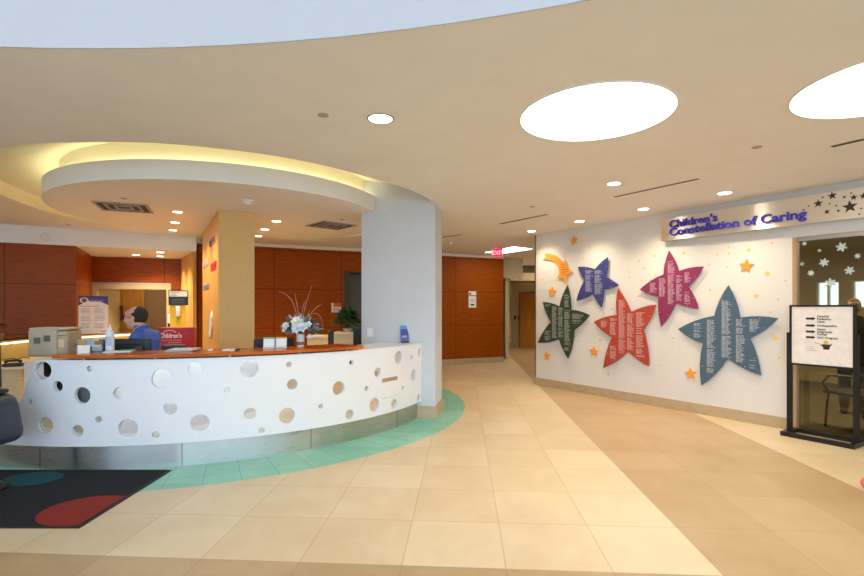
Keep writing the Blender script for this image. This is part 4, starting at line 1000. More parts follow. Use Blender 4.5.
def office_chair(loc, rz, lab, seat_z=.5, back_top=1.12, w_=.46):
    o = thing('office_chair', lab, 'chair', loc, rz)
    MB().box(-w_ / 2, w_ / 2, -.23, .23, seat_z - .04, seat_z + .04, bev=.035).build('seat', M_blackp, o, smooth=50)
    MB().box(-w_ / 2, w_ / 2, -.29, -.23, seat_z + .14, back_top, bev=.03).build('backrest', M_blackp, o, smooth=50)
    MB().tube([(0, -.2, seat_z - .03), (0, -.31, seat_z), (0, -.31, seat_z + .3)], .018, 8).build('back_bracket', M_black, o)
    MB().lathe([(.03, .09), (.03, seat_z - .05), (.0, seat_z - .04)], 16).build('gas_column', M_chrome, o)
    for i in range(5):
        a = 2 * PI * i / 5 + .3; l = MB().tube([(0, 0, .1), (.27 * math.cos(a), .27 * math.sin(a), .07)], [.028, .018], 8).build('leg', M_blackp, o)
        MB().lathe([(.027, -.012), (.03, -.008), (.03, .008), (.027, .012)], 16, M=Matrix.Translation((.27 * math.cos(a), .27 * math.sin(a), .03)) @ UPR).build('caster', M_black, l)
    return o
pc = at(312, 340, 6.8)
office_chair((pc.x, pc.y, 0), math.radians(98), 'black office chair back showing right of the flower vase', .5, 1.2, .36)

# filing cabinets and plant beyond the desk
M_cab = mat('cream_cabinet', (214, 196, 160), .5)
def cabinet(px0, px1, d, top, lab, rz):
    a, b = at(px0, 300, d), at(px1, 300, d); w_ = b.x - a.x
    o = thing('filing_cabinet', lab, 'cabinet', ((a.x + b.x) / 2, d + .25, 0), rz, 'cream cabinets behind the desk')
    MB().box(-w_ / 2, w_ / 2, -.24, .25, .0, top).build('body', M_cab, o)
    MB().box(-w_ / 2 - .01, w_ / 2 + .01, -.26, .26, top, top + .03).build('top', mat('cabinet_top', (228, 214, 184), .45), o)
    for i in range(3):
        z0 = .06 + i * (top - .08) / 3; dr_ = MB().box(-w_ / 2 + .02, w_ / 2 - .02, -.255, -.24, z0, z0 + (top - .14) / 3).build('drawer', M_cab, o)
        MB().tube([(-.06, -.256, z0 + .2), (-.05, -.275, z0 + .2), (.05, -.275, z0 + .2), (.06, -.256, z0 + .2)], .006, 6).build('handle', M_alu, dr_)
    return o
cabinet(307, 331, 8.7, .98, 'orange-lit cream cabinet directly behind the flower vase', 0)
cabinet(332, 362, 8.4, 1.06, 'cream cabinet carrying the green potted plant', 0)
pp = at(347.5, 330, 8.65)
pl = thing('potted_plant', 'bushy green potted plant on the cream cabinet beside the grey pillar', 'plant', (pp.x, pp.y, 1.09))
MB().lathe([(.06, 0), (.085, .05), (.09, .06), (.08, .06), (.07, .05), (0, .05)], 20).build('pot', mat('plant_pot', (226, 214, 170), .5), pl, smooth=40)
rnd = random.Random(5); lf_ = MB(); sm_ = MB()
for i in range(330):
    a = rnd.uniform(0, 6.28); el = rnd.uniform(-.35, 1.4); R = rnd.uniform(.1, .24)
    c = Vector((math.cos(a) * math.cos(el) * R, math.sin(a) * math.cos(el) * R * .8, .17 + math.sin(el) * R * .9)); d = (c - Vector((0, 0, .1))).normalized() + Vector((rnd.uniform(-.5, .5), rnd.uniform(-.5, .5), rnd.uniform(-.8, .1)))
    leaf(lf_, c, c + d.normalized() * rnd.uniform(.07, .12), rnd.uniform(.04, .065), mi=rnd.choice((0, 0, 1)))
    if i % 12 == 0: sm_.tube([(0, 0, .045), c * .6 + Vector((0, 0, .03)), c], .004, 5)
lf_.build('foliage', [mat('plant_green', (48, 92, 38), .5), mat('plant_green_dark', (28, 60, 28), .5)], pl)['kind'] = 'stuff'; sm_.build('stems', mat('plant_stem', (80, 92, 50), .6), pl)
pb2 = at(357, 340, 7.7)
o = thing('storage_tower', 'tall black storage tower beside the left edge of the grey pillar', 'cabinet', (pb2.x, 7.75, 0), 0)
MB().box(-.06, .14, -.06, .16, 0, 1.2, bev=.008).build('case', M_black, o); MB().box(-.05, .13, -.064, -.058, .8, 1.15).build('front_grille', M_blackp, o)

# poster on the back ledge
p = P(93.5, 333.8, 1.037)
o = thing('poster_sign', 'white poster with a purple wave header standing on the lit back ledge', 'poster', p[:], math.radians(40 - 9))
T = Matrix.Rotation(math.radians(-5), 4, 'X')
o.rotation_euler = (0, 0, math.radians(35))
W2, H2 = .225, .70
MB().box(-W2, W2, 0, .008, .0, H2, M=T).build('board', mat('poster_white', (226, 214, 212), .7), o)
wave = [(-W2, H2), (W2, H2)] + [(W2 - 2 * W2 * t / 12, H2 - .17 + .1 * math.sin(PI * (t / 12) * .95) - .03 * t / 12) for t in range(13)]
MB().prism(wave, .0, .0015, M=T @ UPR).build('purple_header', mat('poster_purple', (62, 52, 130), .6), o)
mb = MB(); mb.prism([(a * 1.3 - .14, b + H2 - .085) for a, b in circle((0, 0), .052, 28)], .0016, .0025, M=T @ UPR); mb.build('round_emblem', mat('emblem_cream', (226, 206, 166), .6), o)
mb = MB(); mb.prism([(a * 1.1 - .14, b * 1.0 + H2 - .085) for a, b in circle((0, 0), .036, 20)], .0026, .0032, M=T @ UPR); mb.build('emblem_core', mat('emblem_brown', (110, 72, 66), .6), o)
mb = MB(); mb.box(-.06, .16, -.0035, -.001, H2 - .105, H2 - .07, M=T); mb.build('title_strokes', mat('title_blue', (110, 108, 150), .6), o)
mb = MB(); mb.box(-.9*W2, .4*W2, -.003, -.0005, H2 - .2, H2 - .185, M=T); mb.build('pink_stroke', mat('poster_pink', (212, 130, 144), .6), o); mb = MB(); mb.box(.5*W2, .9*W2, -.003, -.0005, .03, .055, M=T); mb.build('pink_mark', mat('poster_pink', (212, 130, 144), .6), o)
mb = MB()
for i in range(15):
    z = H2 - .24 - i * .027
    if i % 5 == 4: continue
    mb.box(-.19, -.19 + rnd.uniform(.12, .16), -.002, -.0004, z, z + .009, M=T); mb.box(.015, .015 + rnd.uniform(.12, .17), -.002, -.0004, z, z + .009, M=T)
mb.build('text_lines', mat('poster_text', (158, 150, 158), .7), o)
MB().box(-.015, .015, .008, .16, 0, .006).build('strut', M_blackp, o)
# cables and phone on the back counter
p = P(15, 366, .7465); o = thing('desk_phone', 'black telephone on the beige back counter, left of the printer', 'telephone', p[:], math.radians(20))
MB().box(-.11, .11, -.09, .09, 0, .04, bev=.015).build('base', M_blackp, o, smooth=40); MB().tube([(-.09, -.05, .06), (-.05, -.05, .075), (.05, -.05, .075), (.09, -.05, .06)], [.022, .014, .014, .022], 10).build('handset', M_black, o)
pts = [P(x, y, .762) for x, y in ((3, 360), (10, 358.5), (17, 359.5), (23, 357), (29, 358))]; tag(MB().tube(pts, .008, 6).build('cable', M_black), 'black cable lying along the rear of the back counter', 'cable')
pq = at(-2.5, 321, 7.2)
o = thing('poinsettia_plant', 'red and green plant just showing at the left picture edge', 'plant', (pq.x - .03, pq.y + .05, 1.037))
MB().lathe([(.05, 0), (.07, .1), (.06, .1), (0, .09)], 16).build('pot', mat('poinsettia_pot', (150, 110, 70), .6), o, smooth=40)
mb = MB()
for i in range(28):
    a = rnd.uniform(0, 6.28); el = rnd.uniform(.0, 1.3); c = Vector((math.cos(a) * .05, math.sin(a) * .05, .16 + .06 * el)); leaf(mb, c, c + Vector((math.cos(a) * math.cos(el), math.sin(a) * math.cos(el), math.sin(el) * .6)) * .085, .045, mi=rnd.choice((0, 1, 1)))
mb.build('leaves', [mat('poinsettia_red', (190, 40, 40), .5), mat('poinsettia_green', (50, 90, 40), .5)], o)
# red display cabinet
p = at(176.3, 338, 7.3); rzr = math.radians(16)
o = thing('red_display_kiosk', 'red curved kiosk with white lettering behind the seated person', 'kiosk', (p.x, p.y, 0), rzr)
M_red = mat('kiosk_red', (168, 14, 34), .4, var=.03)
zt_ = 1.52 - 21 * 7.3 / F
mb = MB(); fr_ = [(-.245 + .49 * i / 10, -.04 * math.sin(PI * i / 10)) for i in range(11)]
mb.prism(fr_ + [(.245, .2), (-.245, .2)], 0, zt_); mb.build('body', M_red, o, smooth=40)
def yk(x): return -.04 * math.sin(PI * (x + .245) / .49)
lt = text_into(MB(), "Children's", .1, None, .001, 'LEFT', .002); xm = [v[0] for v in lt.v]; sc = .30 / (max(xm) - min(xm))
lt.v = [((v[0] - min(xm)) * sc - .22, yk((v[0] - min(xm)) * sc - .22) - .002 - v[2], v[1] * .95 + zt_ - .135) for v in lt.v]
M_wl = mat('white_lettering', (236, 214, 214), .5); lt.build('lettering', M_wl, o)
mb = MB()
for i in range(14):
    a0_, a1_ = .25 + i * .18, .25 + (i + 1) * .18
    x0_, x1_ = -.08 - .09 * math.cos(a0_), -.08 - .09 * math.cos(a1_)
    z0_, z1_ = zt_ - .075 + .05 * math.sin(a0_), zt_ - .075 + .05 * math.sin(a1_)
    mb.tube([(x0_, yk(x0_) - .002, z0_), (x1_, yk(x1_) - .002, z1_)], .004, 5)
mb.build('arc_logo', M_wl, o)
mb = MB()
for z, x0_, x1_ in ((zt_ - .18, -.19, .07), (zt_ - .215, -.1, .06)):
    x = x0_
    while x < x1_: mb.box(x, x + .022, yk(x + .01) - .004, yk(x + .01), z, z + .016); x += .03
mb.build('small_lettering', mat('pink_lettering', (214, 120, 130), .5), o)
MB().box(-.25, .25, -.03, .2, zt_, zt_ + .01).build('top_plate', mat('kiosk_red_top', (150, 16, 34), .4), o)
p = ring_pos(174, 2.6, .7405); o = thing('desk_printer', 'low black printer in front of the red kiosk on the desk', 'device', p[:], math.radians(10))
MB().box(-.11, .11, -.07, .07, 0, .375, bev=.01).build('housing', M_blackp, o); MB().box(-.1, .1, -.072, -.068, .3, .36).build('display', mat('device_screen', (34, 36, 44), .2), o)
# hand sanitiser station
p = at(178.5, 300, 8.7); dz = 8.7 / F
o = thing('sanitizer_station', 'tall stand with yellow board, white dispenser and black header sign', 'stand', (p.x, p.y, 0), math.radians(20))
z_ = lambda y: 1.52 - (y - HY) * dz
MB().box(-.135, .11, 0, .02, z_(331), z_(304)).build('yellow_board', mat('sanitizer_yellow', (226, 186, 24), .5), o)
MB().box(-.155, .16, -.03, -.01, z_(305.2), z_(290.3)).build('header_board', M_black, o)
MB().box(-.14, .145, -.033, -.03, z_(296.6), z_(291.3)).build('header_card', mat('header_white', (214, 212, 206), .6), o)
mb = MB(); [mb.box(-.12, -.12 + l, -.035, -.033, z_(295.8 - 1.5 * i), z_(295.4 - 1.5 * i)) for i, l in enumerate((.1, .08, .14))]; [mb.box(-.1, .1, -.032, -.03, z_(303 - 1.8 * i), z_(302.6 - 1.8 * i)) for i in range(3)]
mb.build('header_print', mat('header_print', (96, 100, 96), .7), o)
MB().box(-.035, .035, -.1, .0, z_(316.5), z_(306), bev=.02).build('dispenser', M_white, o, smooth=40); MB().lathe([(.02, 0), (.012, -.04)], 12, M=Matrix.Translation((0, -.06, z_(316.4)))).build('nozzle', M_alu, o)
MB().box(-.02, .02, .02, .05, .02, z_(291)).build('pole', M_alu, o); MB().box(-.2, .2, -.15, .2, 0, .02, bev=.005).build('base', M_blackp, o)
# dispenser at the alcove door jamb
q = back0 + bd * (tb + .06) ; q2 = at(169.8, 315, 10.9)
qd = back0 + bd * on_line(169.8, back0, bd)
o = thing('wall_mounted_dispenser', 'slim white dispenser beside the doorway, left of the yellow board', 'dispenser', (qd.x - bn.x * .021, qd.y - bn.y * .021, 1.52 - 16 * qd.y / F), frame_rot)
MB().box(-.035, .035, -.09, 0, 0, .22, bev=.02).build('cover', M_white, o, smooth=40); MB().box(-.03, .03, -.07, -.01, -.07, 0).build('drip_tray', M_blackp, o)
# framed notice on a stand in the far doorway
q = at(116, 313, 11.6); o = thing('framed_notice', 'dark framed brown notice on a stand in the doorway, left of the person', 'notice', (q.x, q.y, 0), frame_rot)
mb = MB(); zc = q.z
for x0, x1, z0, z1 in ((-.145, .145, .145, .17), (-.145, .145, -.18, -.155), (-.145, -.12, -.155, .145), (.12, .145, -.155, .145)): mb.box(x0, x1, -.02, .01, zc + z0, zc + z1)
mb.build('frame', mat('notice_frame', (40, 26, 18), .5), o); MB().box(-.12, .12, -.01, .0, zc - .155, zc + .145).build('sheet', mat('notice_brown', (108, 74, 48), .7), o)
mb = MB(); [mb.box(-.08, .08, -.012, -.01, zc - .11 + i * .05, zc - .1 + i * .05) for i in range(5)]; mb.build('text_lines', mat('notice_text', (76, 50, 34), .7), o)
MB().tube([(0, .0, .01), (0, 0, zc - .16)], .012, 8).build('pole', M_black, o); MB().lathe([(.14, 0), (.14, .015), (.02, .02), (0, .02)], 24).build('base', M_black, o)
# word plaques and round panel on the yellow side of the fin
fu = (fD - fA).normalized(); fn = Vector((-fu.y, fu.x)); fn = fn if fn.x < 0 else -fn
def fin_s(px): k = (px - 432) / F; return (k * fA.y - fA.x) / (fu.x - k * fu.y)
frz = math.atan2(-fu.y, -fu.x)
def plaque(pxa, pxb, ya, yb, m, m2, lab, nl, tilt=0):
    s_ = (fin_s(pxa) + fin_s(pxb)) / 2; pnt = fA + fu * s_; w_ = abs(fin_s(pxa) - fin_s(pxb)); d = pnt.y; z0, z1 = 1.52 - (yb - HY) * d / F, 1.52 - (ya - HY) * d / F
    o = thing('wall_mounted_word_plaque', lab, 'plaque', (pnt.x, pnt.y, (z0 + z1) / 2), frz, 'small plaques on the yellow side of the wall stub')
    hgt = (z1 - z0) / 2; hgt *= .62
    MB().box(-w_ / 2, w_ / 2, -.012, 0, -hgt, hgt).build('plate', m, o)
    mb = MB(); rr_ = random.Random(nl)
    for i in range(nl):
        x = -w_ / 2 + w_ * (i + .5) / nl; mb.box(x - w_ / nl * .28, x + w_ / nl * .28, -.016, -.012, -hgt * .55, hgt * (.35 if i % 2 else .7))
    mb.build('raised_strokes', m2, o)
plaque(210, 215.3, 236, 247, mat('plaque_mauve', (176, 124, 110), .5), mat('plaque_purple', (120, 70, 110), .5), 'purple plaque, highest on the yellow side of the wall stub', 6)
plaque(211.5, 216.5, 260, 272, mat('plaque_red', (216, 60, 70), .5), mat('plaque_crimson', (180, 36, 76), .5), 'red plaque on the yellow side of the wall stub, above the round panel', 5)
plaque(203.2, 208.4, 259, 268.5, mat('plaque_pale', (214, 190, 166), .5), mat('plaque_ash', (176, 156, 150), .5), 'pale plaque at the far left edge of the wall stub side', 4)
plaque(204.2, 209.4, 283, 290.5, mat('plaque_blue', (150, 142, 152), .5), mat('plaque_slate', (104, 104, 134), .5), 'grey-blue plaque, lowest of those on the wall stub side', 6)
s_ = fin_s(211.4); pnt = fA + fu * s_
o = thing('wall_mounted_round_panel', 'white round panel low on the yellow side of the wall stub', 'panel', (pnt.x, pnt.y, 1.52 - 17 * pnt.y / F), frz)
MB().lathe([(0, .014), (.19, .014), (.2, .01), (.2, 0)], 40, M=UPR).build('disc', M_panel, o, smooth=40); MB().lathe([(.2, 0), (.2, .02), (.215, .02), (.215, 0)], 40, M=UPR).build('rim', M_alu, o)

# ------------------------------------------------------------------ mat, tub chair
cx0, cx1, cy0, cy1 = -5.6, -2.425, 3.37, 4.565
o = thing('entrance_mat', 'black entrance mat with a teal and a red circle in front of the desk', 'mat', (cx1, cy0, 0))
M_mat = mat('mat_black', (14, 16, 27), .95, var=.25, scale=300, bump=.3)
MB().box(cx0 - cx1, -.03, .03, cy1 - cy0, 0, .009).build('pile', M_mat, o); mb = MB(); mb.box(cx0 - cx1, 0, 0, .03, 0, .007); mb.box(-.03, 0, .03, cy1 - cy0, 0, .007); mb.build('rubber_edge', mat('mat_edge', (30, 30, 36), .7), o)
def clip(pts, xmax):
    out = []
    for i in range(len(pts)):
        a, b = pts[i - 1], pts[i]
        if (a[0] > xmax) != (b[0] > xmax): t = (xmax - a[0]) / (b[0] - a[0]); out.append((xmax, a[1] + t * (b[1] - a[1])))
        if b[0] <= xmax: out.append(b)
    return out
c = P(32, 479.5); MB().prism([(x - cx1, c.y + (y - c.y) * .72 - cy0) for x, y in circle((c.x, c.y), .25, 48)], .009, .0105).build('teal_circle', mat('mat_teal', (8, 78, 84), .95, var=.2, scale=300), o)
c = P(88, 511); MB().prism([(x - cx1, y - cy0) for x, y in clip([(a, c.y + (b - c.y) * .86) for a, b in circle((c.x, c.y), .325, 48)], cx1 - .03)], .009, .0105).build('red_circle', mat('mat_red', (136, 34, 16), .95, var=.2, scale=300), o)
o = thing('tub_chair', 'dark swivel tub chair with tall black back at the left picture edge', 'chair', (-3.78, 3.98, .011), 0)
M_tub = mat('dark_vinyl', (44, 50, 62), .42, var=.1)
mb = MB().box(-.27, .27, -.25, .27, .37, .80, bev=.09); mb.v = [(x * (1.12 - .28 * (z - .37) / .43), y, z + (.03 if z > .7 and x > 0 else 0) * -x / .27) for x, y, z in mb.v]; mb.build('seat_shell', M_tub, o, smooth=60); MB().box(-.2, .18, -.2, .2, .785, .82, bev=.015).build('seat_cushion', M_blackp, o, smooth=60)
mb = MB().box(-.28, .06, .18, .26, .8, 1.44, bev=.035); mb.v = [(x + .02 * math.sin(9 * z), y, z) for x, y, z in mb.v]; mb.build('backrest', M_black, o, smooth=60)
MB().box(.05, .2, -.262, -.245, .63, .69, bev=.006).build('pocket', M_black, o)
MB().lathe([(.25, 0), (.25, .02), (.04, .04), (.035, .38), (0, .38)], 28).build('pedestal', M_black, o, smooth=40)

# ------------------------------------------------------------------ sign stand by the glass door
L0 = Vector((4.325, 5.91)); R0 = Vector((4.655, 5.385)); dd = (R0 - L0); SW = dd.length; srz = math.atan2(dd.y, dd.x)
o = thing('sign_stand', 'black metal floor stand holding a white directory board by the glass door', 'sign stand', (L0.x, L0.y, 0), srz)
for x in (0, SW):
    MB().box(x - .016 + (-.02 if x == 0 else .02), x + .016 + (-.02 if x == 0 else .02), -.016, .016, .05, 1.22).build('post', M_black, o)
    MB().box(x - .012 + (.008 if x == 0 else -.008), x + .012 + (.008 if x == 0 else -.008), -.012, .012, .05, .85).build('inner_rod', M_black, o)
mb = MB(); mb.box(-.03, SW + .05, -.2, -.15, 0, .05); mb.box(-.03, SW + .05, .12, .17, 0, .05); mb.box(-.03, .02, -.15, .12, 0, .05); mb.box(SW, SW + .05, -.15, .12, 0, .05); mb.build('base', M_black, o)
bz0, bz1 = .835, 1.55
mb = MB(); mb.box(-.005, SW + .005, -.02, .02, bz1 - .022, bz1); mb.box(-.005, SW + .005, -.02, .02, bz0, bz0 + .022); mb.box(-.005, .018, -.02, .02, bz0 + .022, bz1 - .022); mb.box(SW - .018, SW + .005, -.02, .02, bz0 + .022, bz1 - .022); mb.build('board_frame', M_black, o)
bd_ = MB().box(.018, SW - .018, -.012, .012, bz0 + .022, bz1 - .022).build('board', mat('board_white', (234, 226, 220), .5), o)
def bx_(px): k = (px - 432) / F; d_ = dd.normalized(); return (k * L0.y - L0.x) / (d_.x - k * d_.y)
def bz_(px, py): x = bx_(px); d_ = L0.y + dd.normalized().y * x; return 1.52 - (py - HY) * d_ / F
mb = MB()
for y in (318.6, 325.5, 331.6, 337.2):
    z = bz_(811, y); x0, x1 = bx_(806.4), bx_(816)
    mb.box(x0, x1 - .025, -.0145, -.012, z - .012, z + .012); mb.prism([(x1 - .03, z - .02), (x1, z), (x1 - .03, z + .02)], .012, .0145, M=UPR)
mb.build('arrow', M_ink, bd_)
mb = MB()
for y, body in ((316.3, 'General'), (319, 'Pediatrics'), (321.8, 'Clinic'), (325.6, 'Orthopaedics'), (329.2, 'Heart'), (331.7, 'Diagnostic'), (334.2, 'Center'), (337.6, 'WIC Program')):
    text_into(mb, body, .034, Matrix.Translation((bx_(817.5), -.0122, bz_(818, y) - .011)) @ UPR, .0008, 'LEFT', .001)
mb.build('lettering', M_ink, bd_)
mb = MB(); z = bz_(810, 347); [mb.box(bx_(807), bx_(807 + l), -.0135, -.012, z - .022 * i, z - .022 * i + .009) for i, l in enumerate((7, 9, 11))]; mb.build('faint_print', mat('faint_print', (206, 200, 192), .7), bd_)
mb = MB(); x, z = bx_(826.5), bz_(826.5, 347); mb.prism([(x - .055, z + .02), (x - .03, z + .03), (x + .04, z + .03), (x + .05, z + .045), (x + .055, z + .035), (x + .035, z + .0), (x + .03, z - .03), (x - .025, z - .03), (x - .03, z - .0)], .012, .0135, M=UPR); mb.build('dark_cartoon_coat', M_ink, bd_)
mb = MB(); mb.prism([(a + x, b + z + .052) for a, b in circle((0, 0), .024, 16)], .0125, .014, M=UPR); mb.build('yellow_cartoon_head', mat('cartoon_yellow', (222, 178, 60), .6), bd_)
MB().tube([(x - .05, -.0135, z + .025), (x - .11, -.0135, z + .05)], .003, 5).build('thin_baton', mat('cartoon_red', (196, 110, 80), .6), bd_)
# pink object at the right picture edge (only its corner shows): soft ball on the floor
p = P(866.5, 490, 0.0); r_ = .055
o = MB().ball((0, 0, r_), r_, sub=3).build('pink_ball', mat('pink_rubber', (232, 120, 130), .5), loc=(p.x + .02, p.y, 0), smooth=60); tag(o, 'pink rounded object barely showing at the right picture edge on the floor', 'ball')

# ------------------------------------------------------------------ chairs behind the glass
def guest_chair(loc, rz, lab, group=None):
    o = thing('guest_chair', lab, 'chair', loc, rz, group)
    MB().box(-.25, .25, -.24, .24, .42, .47, bev=.02).build('seat', M_blackp, o, smooth=50)
    b_ = MB(); N = 8
    for i in range(N):                               # curved shell back
        x0, x1 = -.25 + .5 * i / N, -.25 + .5 * (i + 1) / N; f_ = lambda x: -.24 - .07 * (1 - (x / .25) ** 2)
        b_.add([(x0, f_(x0), .5), (x1, f_(x1), .5), (x1, f_(x1) - .07, .86), (x0, f_(x0) - .07, .86), (x0, f_(x0) - .02, .5), (x1, f_(x1) - .02, .5), (x1, f_(x1) - .09, .86), (x0, f_(x0) - .09, .86)], [(0, 1, 2, 3), (7, 6, 5, 4), (0, 4, 5, 1), (3, 2, 6, 7)] + ([(0, 3, 7, 4)] if i == 0 else []) + ([(1, 5, 6, 2)] if i == N - 1 else []))
    b_.build('backrest', M_blackp, o, smooth=50)
    for sx in (-1, 1):
        MB().tube([(sx * .25, .2, .0), (sx * .27, .16, .3), (sx * .27, .14, .44)], .014, 8).build('leg', M_black, o)
        MB().tube([(sx * .25, -.3, .0), (sx * .265, -.24, .3), (sx * .26, -.22, .44)], .014, 8).build('leg', M_black, o)
        MB().tube([(sx * .27, .15, .44), (sx * .29, .2, .56), (sx * .29, .12, .66), (sx * .29, -.12, .67), (sx * .26, -.29, .7)], .015, 8).build('armrest', M_black, o)
    return o
g1 = W0 + Wt * (sj + .42) + Wn * .75
guest_chair((g1.x, g1.y, .008), WROT + math.radians(70), 'dark armchair behind the glass door, behind the sign stand legs')
g2 = W0 + Wt * (sj + 1.15) + Wn * 1.0
guest_chair((g2.x, g2.y, .008), WROT + math.radians(110), 'dark armchair behind the glass door, the one farther to the right')

# ------------------------------------------------------------------ people
def capsule(mb, pts, rs, n=14, mi=0):
    for p, r in zip(pts, rs): mb.ball(p, r, mi, sub=2)
    for i in range(len(pts) - 1): mb.tube([pts[i], pts[i + 1]], [rs[i], rs[i + 1]], n, mi)
def ellip_chain(mb, secs, n=20):
    """closed loft of ellipses (centre, half width x, half depth y)"""
    vs = []; fs = []
    for (cx, cy, cz), a, b in secs: vs += [(cx + a * math.cos(2 * PI * i / n), cy + b * math.sin(2 * PI * i / n), cz) for i in range(n)]
    for k_ in range(len(secs) - 1):
        for i in range(n): fs.append((k_ * n + i, k_ * n + (i + 1) % n, (k_ + 1) * n + (i + 1) % n, (k_ + 1) * n + i))
    fs.append(tuple(range(n - 1, -1, -1))); fs.append(tuple((len(secs) - 1) * n + i for i in range(n))); mb.add(vs, fs)
def head(mb, c, k=1.0, yaw=0.0):
    """skin volumes of a head that faces +y, centre c, height about 0.235 k"""
    R = Matrix.Rotation(yaw, 3, 'Z'); c = Vector(c)
    def b(p, r, sc=(1, 1, 1)): mb.ball(c + R @ (Vector(p) * k), r * k, sub=3, sc=sc, rot=R)
    b((0, -.018, .028), .092, (.82, 1.06, 1.0)); b((0, .022, -.03), .068, (.88, .98, 1.25)); b((0, .055, -.088), .03, (1.1, .9, .8)); b((0, .072, .045), .04, (1.3, .55, .8))
    capsule(mb, [c + R @ (Vector((0, .088, .022)) * k), c + R @ (Vector((0, .112, -.022)) * k)], [.010 * k, .0155 * k]); b((-.011, .1, -.026), .0105); b((.011, .1, -.026), .0105)
    b((0, .083, -.055), .016, (1.7, .8, .55)); b((0, .08, -.068), .015, (1.5, .8, .55))
    for s_ in (-1, 1): b((s_ * .035, .075, .0), .022, (1.1, .6, .8)); b((s_ * .079, -.012, -.008), .03, (.3, .62, 1.0)); b((s_ * .05, .05, -.03), .03)
def hand(mb, w_, fwd, side, k=1.0):
    """five curled fingers from wrist w_, palm pointing fwd"""
    fwd = Vector(fwd).normalized(); side = Vector(side).normalized(); dn = fwd.cross(side).normalized(); dn = dn if dn.z < 0 else -dn; w_ = Vector(w_)
    for i, (o_, L) in enumerate(((-.03, .068), (-.011, .078), (.009, .073), (.028, .058))):
        b0 = w_ + side * o_ * .6; b1 = w_ + fwd * .085 + side * o_; capsule(mb, [b0, b1, b1 + fwd * L * .45 + dn * .008, b1 + fwd * L * .8 + dn * .03], [.014, .0105, .0092, .008], 8)
    t0_ = w_ + fwd * .03 - side * .03; capsule(mb, [w_ + fwd * .01, t0_, t0_ + fwd * .035 - side * .02, t0_ + fwd * .06 - side * .015 + dn * .012], [.016, .014, .011, .009], 8)
M_skin = mat('skin', (226, 166, 142), .5, var=.05, scale=9)
M_skin2 = mat('skin_tan', (196, 146, 112), .5, var=.04)

def eyes_and_lips(root, c, k, yaw, glasses=True):
    R = Matrix.Rotation(yaw, 4, 'Z'); T0 = Matrix.Translation(c) @ R @ Matrix.Scale(k, 4)
    for s_ in (-1, 1):
        e_ = MB(); e_.ball((s_ * .034, .083, .006), .0115, 0, T0, 2); e_.ball((s_ * .034, .0915, .006), .0052, 1, T0, 2); e_.build('eye', [mat('eye_white', (232, 226, 218), .3), mat('iris', (52, 40, 32), .3)], root, smooth=60)
        b_ = MB(); b_.tube([(s_ * .016, .098, .026), (s_ * .036, .096, .032), (s_ * .055, .082, .027)], [.003, .0042, .0025], 6, M=T0); b_.build('eyebrow', mat('brow', (70, 50, 40), .8), root)
    l_ = MB(); l_.tube([(-.026, .088, -.062), (0, .0985, -.0605), (.026, .088, -.062)], [.002, .0045, .002], 6, M=T0); l_.build('mouth', mat('lips', (176, 100, 92), .5), root)
    if glasses:
        g_ = MB()
        for s_ in (-1, 1):
            g_.tube([(s_ * .036 + .024 * math.cos(t), .104 - .004 * abs(math.cos(t)), .004 + .018 * math.sin(t)) for t in [2 * PI * i / 16 for i in range(17)]], .0026, 6, M=T0)
            g_.tube([(s_ * .06, .1, .008), (s_ * .082, .06, .01), (s_ * .087, -.012, .008)], .0028, 6, M=T0)
        g_.tube([(-.012, .105, .008), (0, .109, .011), (.012, .105, .008)], .0024, 6, M=T0)
        gl_ = g_.build('eyeglasses', mat('glasses_frame', (44, 40, 44), .4), root)
        ln = MB()
        for s_ in (-1, 1): ln.prism([(s_ * .036 + .023 * math.cos(t), .004 + .017 * math.sin(t)) for t in [2 * PI * i / 16 for i in range(16)]], -.1045, -.1035, M=T0 @ UPR)
        ln.build('lens', glass_mat('spectacle_lens', (240, 244, 248), 1.6), gl_)

# seated receptionist: local +y is the way he faces
p = at(142, 307.5, 5.66)
man = thing('person', 'balding person with glasses in a blue polo shirt seated behind the desk', 'person', (p.x, p.y, 0), math.radians(90))
hc = (0, .075, 1.40)
body = MB(); head(body, hc, 1.12, math.radians(2))
capsule(body, [(0, -.005, 1.24), (0, .045, 1.34)], [.062, .058])
ellip_chain(body, [((0, -.02, .70), .165, .115), ((0, -.03, .85), .15, .105), ((0, -.04, 1.02), .165, .115), ((0, -.045, 1.15), .185, .11), ((0, -.035, 1.22), .15, .085), ((0, -.02, 1.27), .07, .06)])
for s_ in (-1, 1):
    capsule(body, [(s_ * .185, -.04, 1.185), (s_ * .225, .02, .93), (s_ * .14, .255, .84)], [.055, .044, .03]); hand(body, (s_ * .14, .25, .838), (-s_ * .3, 1, -.15), (1 * s_, .3 * s_ * s_, 0))
    capsule(body, [(s_ * .1, -.02, .73), (s_ * .13, .40, .72), (s_ * .13, .38, .34), (s_ * .13, .40, .29)], [.085, .062, .045, .042]); capsule(body, [(s_ * .13, .36, .285), (s_ * .14, .53, .265)], [.04, .032])
bo = body.build('body', M_skin, man); remesh(bo, .0075, 5)
sh_ = MB()
ellip_chain(sh_, [((0, -.02, .70), .18, .13), ((0, -.03, .85), .172, .125), ((0, -.045, 1.02), .18, .13), ((0, -.05, 1.15), .198, .126), ((0, -.04, 1.225), .165, .102), ((0, -.012, 1.275), .085, .078)])
for s_ in (-1, 1): capsule(sh_, [(s_ * .18, -.045, 1.185), (s_ * .215, -.01, 1.03), (s_ * .222, .005, .985)], [.073, .066, .066])
so_ = sh_.build('polo_shirt', mat('polo_blue', (76, 108, 190), .8, var=.06, scale=30), man); remesh(so_, .012, 6)
cb = MB(); cb.lathe([(.078, 1.262), (.074, 1.30), (.068, 1.318), (.062, 1.312), (.068, 1.262)], 24, M=Matrix.Translation((0, .008, 0))); cb.build('collar', mat('collar_blue', (64, 94, 180), .8), so_, smooth=60)
